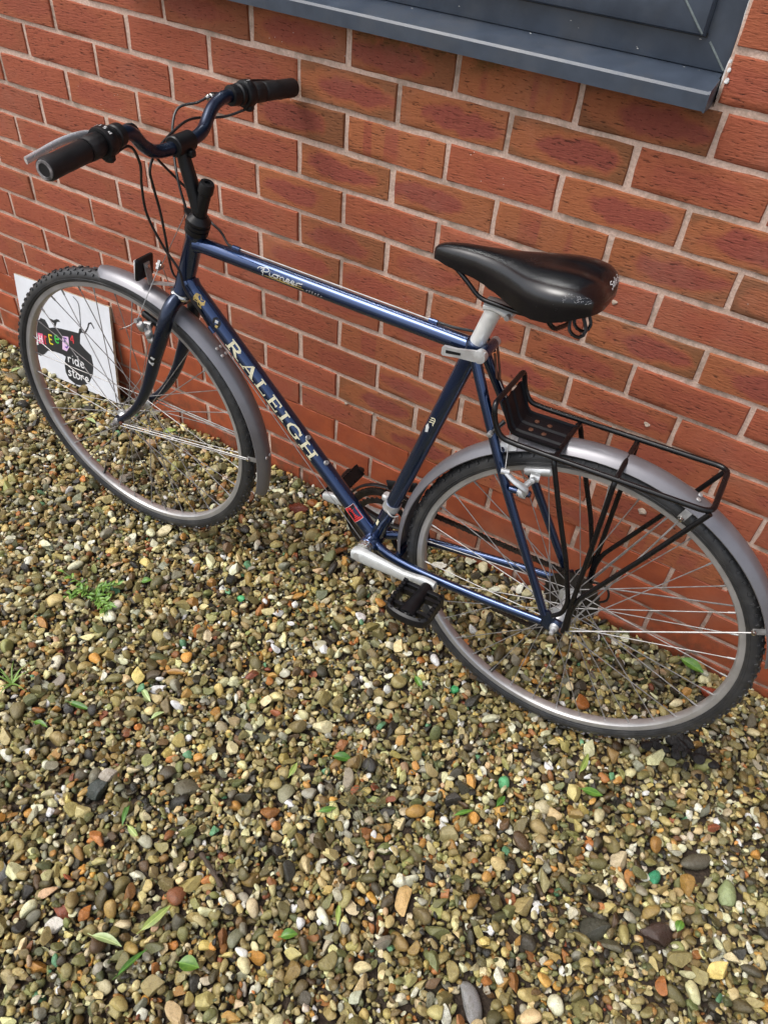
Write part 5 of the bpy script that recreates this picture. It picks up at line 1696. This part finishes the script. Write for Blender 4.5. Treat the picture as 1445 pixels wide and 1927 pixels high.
for sk in SR:
    stroke(mb, sub2([(a * 1.15, (.5 - b) * .0072 * -1) for a, b in sk], .0008), .0009, sad_map, .0005)
part(mb, "lettering", M_WHITE, sad, smooth=False)

# ---------------------------------------------------------------- shop sign leaning on the wall
def make_sign():
    U = V((.9976, 0, .0692)); W = V((-.0682, .1664, .9837)); Nn = V((-.0115, -.9861, .1660))
    TR = V((-.7889, -.0060, -.8047 + ZS))
    SW, SH = .4090, .3080
    org = TR - U * SW / 2 - W * SH
    m_ = Matrix((U, Nn, W)).transposed()
    root = empty("shop_sign", mat4=Matrix.Translation(org) @ m_.to_4x4())
    tag(root, "white board printed with a black bicycle and coloured THREE 54 ride store lettering", "sign")
    # local: x along board (0 at middle), y out of the face, z up from the bottom edge
    P = lambda u, v, l_: V((u + SW / 2, l_, v + SH))
    M_BOARD = pm("white_board", (0.70, 0.72, 0.76, 1), .38, var=.05, vscale=12, dirt=(0.45, 0.45, 0.44, 1), dirt_amt=.35)
    M_EDGE = pm("raw_board_edge", (0.42, 0.36, 0.26, 1), .8, var=.3)
    M_INK = pm("charcoal_ink", (0.022, 0.024, 0.027, 1), .45, var=.12)
    cols = {'pink': (.72, .12, .25, 1), 'red': (.62, .05, .06, 1), 'yel': (.75, .62, .03, 1), 'grn': (.06, .50, .07, 1), 'pur': (.12, .05, .30, 1), 'lil': (.72, .50, .72, 1), 'wht': (.75, .75, .75, 1)}
    mats = {k: pm("print_" + k, c_, .45, var=.06) for k, c_ in cols.items()}
    MB().box((0, -.004, SH / 2), (SW, .008, SH)).build("board", M_BOARD, root, smooth=False)
    e_ = MB()
    e_.box((SW / 2 + .0004, -.004, SH / 2), (.001, .0078, SH - .0004)); e_.box((0, -.004, SH + .0004), (SW - .0004, .0078, .001))
    e_.build("board_edge", M_EDGE, root, smooth=False)
    def poly(pts, mat, name, l_, par=root):
        mb = MB()
        mb.prism(pts, l_ - .0003, l_, P)
        if sum(a[0] * b[1] - b[0] * a[1] for a, b in zip(pts, pts[1:] + pts[:1])) > 0:
            mb.f = [tuple(reversed(f)) for f in mb.f]
        return mb.build(name, mat, par, smooth=False)
    body = [(-.3305, -.132), (-.3117, -.1161), (-.2942, -.1168), (-.2842, -.1284), (-.279, -.1396), (-.2521, -.1304), (-.2216, -.1266), (-.1768, -.122), (-.145, -.1195), (-.1389, -.1038), (-.1294, -.0983), (-.1273, -.1083), (-.1383, -.1219), (-.1445, -.1521), (-.1265, -.1649), (-.1, -.1788), (-.0955, -.2102), (-.103, -.2421), (-.1229, -.2747), (-.1548, -.299), (-.1913, -.3040), (-.2195, -.2935), (-.2303, -.274), (-.2305, -.2437), (-.2195, -.2179), (-.234, -.2147), (-.2696, -.2159), (-.3015, -.2215), (-.3206, -.2384), (-.3417, -.2511), (-.3574, -.2512), (-.3725, -.2365), (-.3642, -.1779), (-.3477, -.1512)]
    poly(body, M_INK, "bicycle_print", .0005)
    poly([(-.2752, -.1053), (-.2523, -.1073), (-.2385, -.1), (-.2284, -.0991), (-.2222, -.1044), (-.2378, -.1086), (-.2491, -.1278), (-.257, -.1299), (-.252, -.1179), (-.2658, -.1127)], M_INK, "seat_print", .0004)
    def ink(strokes, w_, mat, name, l_=.0006, sm=True):
        mb = MB()
        for i, sk in enumerate(strokes):
            pts = smooth2(sk, .0015) if sm and len(sk) > 2 else sub2(sk, .003)
            stroke(mb, pts, w_, lambda u, v, q: P(u, v, q), l_ + i * .00002)
        mb.f = [tuple(reversed(f)) for f in mb.f]
        return mb.build(name, mat, root, smooth=False)
    ink([[(-.1341, -.1119), (-.1148, -.11), (-.0993, -.0883), (-.0933, -.0746), (-.0823, -.0699), (-.0722, -.0853)]], .0045, M_INK, "handlebar_print", sm=False)
    ink([[(-.1482, -.006), (-.1297, -.0197), (-.1273, -.0461), (-.1306, -.0917), (-.1313, -.1094)]], .0028, M_INK, "brake_print")
    def box_glyph(strokes, cx, cy, w_, h_, wd, mat, name, l_=.0009, sm=False):
        ink([[(cx + (a - .5) * w_, cy + (b - .5) * h_) for a, b in sk] for sk in strokes], wd, mat, name, l_, sm)
    poly([(-.3565, -.170), (-.3420, -.166), (-.3440, -.214), (-.3580, -.218)], mats['wht'], "letter_tile", .0008)
    box_glyph([[(.5, 0), (.5, 1)], [(0, .75), (1, .75)]], -.350, -.191, .009, .030, .0042, mats['pink'], "letter", .0011)
    poly([(-.3395, -.1725), (-.3150, -.1690), (-.3165, -.2040), (-.3405, -.2080)], mats['pink'], "letter_tile", .0008)
    box_glyph([[(0, 0), (0, 1)], [(1, 0), (1, 1)], [(0, .5), (1, .5)]], -.3278, -.1885, .011, .023, .0042, mats['wht'], "letter", .0011)
    box_glyph([[(.2, 0), (.2, 1)], [(.2, .6), (.5, 1), (1, .95)], [(0, 1), (.3, 1)], [(-.1, 0), (.5, 0)]], -.3037, -.1868, .013, .026, .0042, mats['red'], "letter")
    box_glyph([[(0, 0), (0, 1)], [(0, 1), (1, 1)], [(0, .5), (.8, .5)], [(0, 0), (1, 0)]], -.2785, -.1775, .015, .029, .0046, mats['yel'], "letter")
    box_glyph([[(.05, .5), (1, .55), (.9, .85), (.5, 1), (.1, .8), (0, .45), (.15, .12), (.5, 0), (.95, .15)]], -.2497, -.1680, .016, .025, .0052, mats['grn'], "letter", sm=True)
    poly([(-.2215, -.1500), (-.1940, -.1450), (-.1965, -.1800), (-.2105, -.1975), (-.2300, -.1960)], mats['lil'], "letter_tile", .0008)
    box_glyph([[(.95, 1), (.15, 1), (.1, .58), (.5, .66), (.9, .5), (.95, .25), (.6, 0), (.05, .06)]], -.2090, -.1695, .014, .031, .0046, mats['pur'], "letter", .0011)
    box_glyph([[(.75, 0), (.75, 1)], [(.75, 1), (0, .35)], [(0, .35), (1, .35)]], -.1775, -.1480, .016, .026, .0042, mats['red'], "letter")
    x0, b0, xh = -.2120, -.2330, .0190
    R_ = lambda l: [[(x0 + a, b0 + b * xh) for a, b in sk] for sk in l]
    ink(R_([[(.004, 0), (.004, .95)], [(.004, .6), (.010, .95), (.017, .85)], [(.025, 0), (.025, .95)], [(.025, 1.35), (.0255, 1.45)], [(.047, .75), (.040, .95), (.034, .6), (.036, .1), (.043, 0), (.048, .4)], [(.050, 1.75), (.049, .1), (.052, 0)],
            [(.060, .45), (.072, .55), (.070, .9), (.064, .95), (.059, .5), (.063, .05), (.074, .1)]]), .0042, mats['wht'], "letter", .0009)
    x0, b0, xh = -.2180, -.2800, .0185
    ink(R_([[(.014, .85), (.007, .95), (.003, .7), (.010, .45), (.012, .12), (.004, 0), (.0, .12)], [(.024, 1.5), (.024, .15), (.029, 0), (.033, .1)], [(.018, .95), (.031, .98)], [(.044, .95), (.037, .7), (.039, .1), (.046, 0), (.052, .4), (.049, .85), (.044, .95)],
            [(.059, 0), (.059, .95)], [(.059, .6), (.065, .95), (.072, .85)], [(.079, .45), (.091, .55), (.089, .9), (.083, .95), (.078, .5), (.082, .05), (.094, .1)]]), .0042, mats['wht'], "letter", .0009)
make_sign()

# ---------------------------------------------------------------- fallen leaves, weed, grass
def leaf_material(name, c, c2):
    mt, nt, p = new_mat(name)
    tc = nd(nt, "ShaderNodeTexCoord")
    nz = nd(nt, "ShaderNodeTexNoise", {'Vector': tc.outputs['Object'], 'Scale': 120.0, 'Detail': 4.0})
    sx = nd(nt, "ShaderNodeSeparateXYZ", {0: tc.outputs['Object']})
    mid = ramp(nt, math_(nt, 'ABSOLUTE', sx.outputs[1]), .0012, .0004)
    cc = mixc(nt, ramp(nt, nz.outputs['Fac'], .35, .65), c, c2)
    cc = mixc(nt, math_(nt, 'MULTIPLY', mid, .5), cc, tuple(min(1, q * 1.8 + .02) for q in c2[:3]) + (1,))
    nt.links.new(cc, p.inputs['Base Color'])
    p.inputs['Roughness'].default_value = .42
    p.inputs['Subsurface Weight'].default_value = 0.0
    p.inputs['Transmission Weight'].default_value = 0.0
    return mt
LEAFM = {'dark': leaf_material("dark_leaf", (.035, .10, .012, 1), (.06, .16, .02, 1)), 'green': leaf_material("green_leaf", (.06, .155, .02, 1), (.11, .22, .03, 1)),
         'lime': leaf_material("lime_leaf", (.18, .26, .05, 1), (.27, .33, .08, 1)), 'pale': leaf_material("pale_leaf", (.26, .36, .14, 1), (.36, .44, .20, 1)), 'brown': leaf_material("brown_leaf", (.20, .10, .02, 1), (.28, .15, .03, 1))}
def leaf_mesh(L, Wd, curl, fold, mat, name="fallen_leaf", n=9):
    mb = MB()
    rows = []
    for i in range(n + 1):
        t = i / n
        w_ = Wd / 2 * max(.02, math.sin(math.pi * min(1, t ** .85)) ** .9)
        x = (t - .5) * L
        z = curl * (math.cos((t - .5) * 2.4) - .6)
        rows.append([V((x, -w_, z + abs(w_) * fold)), V((x, -w_ * .5, z + abs(w_) * fold * .35)), V((x, 0, z)), V((x, w_ * .5, z + abs(w_) * fold * .35)), V((x, w_, z + abs(w_) * fold))])
    R1 = [mb.ring(r_) for r_ in rows]
    for a, b in zip(R1, R1[1:]): mb.bridge(a, b, closed=False)
    n1 = len(mb.v)
    R2 = [mb.ring([p_ - V((0, 0, .0004)) for p_ in r_]) for r_ in rows]
    for a, b in zip(R2, R2[1:]): mb.bridge(b, a, closed=False)
    mb.tube([(-L / 2 - L * .14, 0, 0), (-L / 2 + .001, 0, rows[0][2].z)], .0006, 5)
    return mb.mesh(name, mat, True, 60)
LEAVES = [  # x, y, length, width, heading (deg), tone, label
    (-.061, -.875, .055, .013, 12, 'dark', "narrow dark green fallen leaf on gravel below the patch of bare soil"),
    (.039, -.780, .040, .012, -20, 'pale', "pale green fallen leaf whose tip touches a mint coloured pebble"),
    (.095, -.804, .030, .013, 65, 'pale', "short grey green leaf curled beside a dark slate chip"),
    (.192, -.994, .050, .011, -60, 'dark', "slim dark green leaf standing almost upright in the gravel"),
    (.227, -1.011, .034, .012, -10, 'lime', "small yellow green leaf at the foot of a slim dark leaf"),
    (.328, -1.173, .058, .016, 14, 'pale', "broad pale silvery leaf lying underside up over a white flint"),
    (.373, -1.102, .060, .015, 75, 'lime', "long light green pointed leaf lying beside a black lump"),
    (.387, -1.174, .058, .011, 80, 'dark', "long dark green leaf with a pale midrib bent over pebbles"),
    (.469, -1.127, .036, .026, 20, 'green', "rounded green leaf with a small hole in it"),
    (.406, -.746, .032, .012, 95, 'lime', "short lime green leaf standing on edge in open gravel"),
    (.511, -.776, .038, .011, 48, 'green', "mid green leaf lying near a patch of fine dry grass"),
    (.476, -.670, .042, .020, 22, 'dark', "wide glossy dark leaf beside black clinker in open gravel"),
    (.635, -.924, .040, .010, -62, 'lime', "thin yellow green leaf wedged between orange pebbles"),
    (.582, -.999, .030, .018, 40, 'green', "small bright green heart-shaped leaf on a short stalk"),
    (.905, -.402, .050, .013, 90, 'lime', "twisted lime green leaf in front of the rear tyre"),
    (.942, -.455, .046, .017, 20, 'green', "glossy green leaf tip beside a cream and orange flint"),
    (.740, -.637, .042, .009, 50, 'green', "very narrow green leaf lying flat among grey pebbles"),
    (.792, -.574, .030, .013, 80, 'dark', "short dark leaf standing between pebbles near the green painted stone"),
    (-1.171, -.110, .040, .016, 95, 'pale', "pale green leaf standing by the front tyre near the sign"),
    (-.780, -.161, .048, .015, -8, 'pale', "pale leaf lying behind the front wheel spokes"),
    (-.558, -.060, .040, .018, 48, 'lime', "yellow green leaf lying against the plinth behind the front wheel"),
    (.517, -.423, .034, .014, -30, 'green', "fresh green leaf lying left of the rear tyre"),
    (1.033, -.034, .058, .026, -8, 'green', "large shiny green leaf behind the rear wheel at the foot of the wall"),
    (-.098, -.948, .036, .013, 10, 'green', "green and yellow leaf near tufts of grass blades"),
    (1.165, -.611, .024, .016, 85, 'green', "vivid green leaf scrap next to the purple brown slab"),
    (-.192, -.539, .026, .016, 40, 'green', "flat light green leaf right of the leafy weed"),
    (.050, -.700, .045, .016, 25, 'brown', "dry orange brown leaf curled in the gravel"),
]
def make_leaves():
    r = random.Random(21)
    for x, y, L, Wd, hd_, tone, label in LEAVES:
        me = leaf_mesh(L, Wd, r.uniform(.001, .008), r.uniform(.2, .6), LEAFM[tone])
        o = bpy.data.objects.new("fallen_leaf", me)
        link(o)
        o.location = (x, y, top_height(x, y) + .004)
        o.rotation_euler = (r.uniform(-.35, .35), r.uniform(-.18, .18), math.radians(hd_))
        tag(o, label, "leaf")
make_leaves()

def make_weed():
    r = random.Random(2)
    cx, cy = -.278, -.636
    root = empty("weed", (cx, cy, top_height(cx, cy, .03) - .006))
    tag(root, "low leafy green weed sprawling over the gravel beyond the front tyre", "plant")
    stem_m = pm("weed_stem", (.10, .16, .03, 1), .5)
    lm = [leaf_mesh(.022, .0085, .004, .3, leaf_material("weed_leaf", (.075, .175, .025, 1), (.13, .25, .04, 1)), "leaf", 6), leaf_mesh(.017, .0074, .003, .35, leaf_material("young_weed_leaf", (.11, .22, .03, 1), (.17, .30, .05, 1)), "leaf", 6)]
    for k in range(15):
        a = r.uniform(0, 6.28)
        ln = r.uniform(.025, .085) * (1.2 if abs(math.cos(a)) > .6 else .8)
        e = V((math.cos(a) * ln + r.uniform(-.012, .012), math.sin(a) * ln * .75, r.uniform(.010, .034)))
        mid = e * .5 + V((0, 0, .006))
        pts = catmull([V((r.uniform(-.01, .01), r.uniform(-.01, .01), 0)), mid, e], .006)
        MB().tube(pts, .0009, 5).build("stem", stem_m, root)
        for j in range(3, len(pts)):
            for s in ((1, -1) if j < len(pts) - 1 else (1, -1, .3, -.4)):
                if r.random() < .5: continue
                o = bpy.data.objects.new("leaf", r.choice(lm))
                link(o, root)
                d = (pts[j] - pts[j - 1]).normalized()
                hdg = math.atan2(d.y, d.x) + s * r.uniform(.7, 1.4)
                o.location = pts[j] + V((math.cos(hdg), math.sin(hdg), .1)) * .008
                o.rotation_euler = (r.uniform(-.4, .4), r.uniform(-.5, .05), hdg)
                k_ = r.uniform(.65, 1.2)
                o.scale = (k_, k_, k_)
make_weed()

def make_grass():
    r = random.Random(6)
    gm = pm("grass_blade", (.16, .28, .05, 1), .5, var=.3)
    dm = pm("dry_stalk", (.10, .105, .05, 1), .7, var=.4)
    root = empty("grass_tuft", (-.222, -.915, top_height(-.222, -.915)))
    tag(root, "small tuft of pointed green grass blades at the gravel's edge", "plant")
    for k in range(9):
        a = r.uniform(0, 6.28); l_ = r.uniform(.03, .06)
        pts = catmull([(0, 0, 0), (math.cos(a) * l_ * .5, math.sin(a) * l_ * .5, .014), (math.cos(a) * l_, math.sin(a) * l_, .010)], .006)
        MB().tube(pts, lambda t: .0022 * (1 - t) + .0003, 5, flat=(.3, 1)).build("blade", gm, root)
    cx, cy = .545, -.735
    root = empty("dry_weed", (cx, cy, top_height(cx, cy)))
    tag(root, "wispy tangle of dry dark stalks lying on open gravel", "plant")
    for k in range(26):
        a = r.uniform(0, 6.28); l_ = r.uniform(.03, .11)
        p0 = V((r.uniform(-.03, .05), r.uniform(-.04, .04), r.uniform(.0, .006)))
        pts = catmull([p0, p0 + V((math.cos(a) * l_ * .5, math.sin(a) * l_ * .5, r.uniform(.003, .012))), p0 + V((math.cos(a + .5) * l_, math.sin(a + .5) * l_, r.uniform(0, .008)))], .008)
        MB().tube(pts, .0006, 4).build("stalk", dm, root)
    root = empty("twig", (.395, -.985, top_height(.395, -.985) + .004))
    tag(root, "short broken brown twig with knobbly bark on the gravel", "twig")
    MB().tube(catmull([(-.035, .012, 0), (-.012, .004, .003), (.012, -.004, .001), (.036, -.014, .003)], .006), lambda t: .0045 + .0014 * math.sin(t * 23), 8).build("stick", pm("twig_bark", (.07, .05, .035, 1), .9, bump=.002, bscale=300), root)
    MB().tube([(.010, -.004, .002), (.020, .008, .006)], .0022, 6).build("side_shoot", pm("twig_bark_thin", (.06, .045, .03, 1), .9), root)
make_grass()
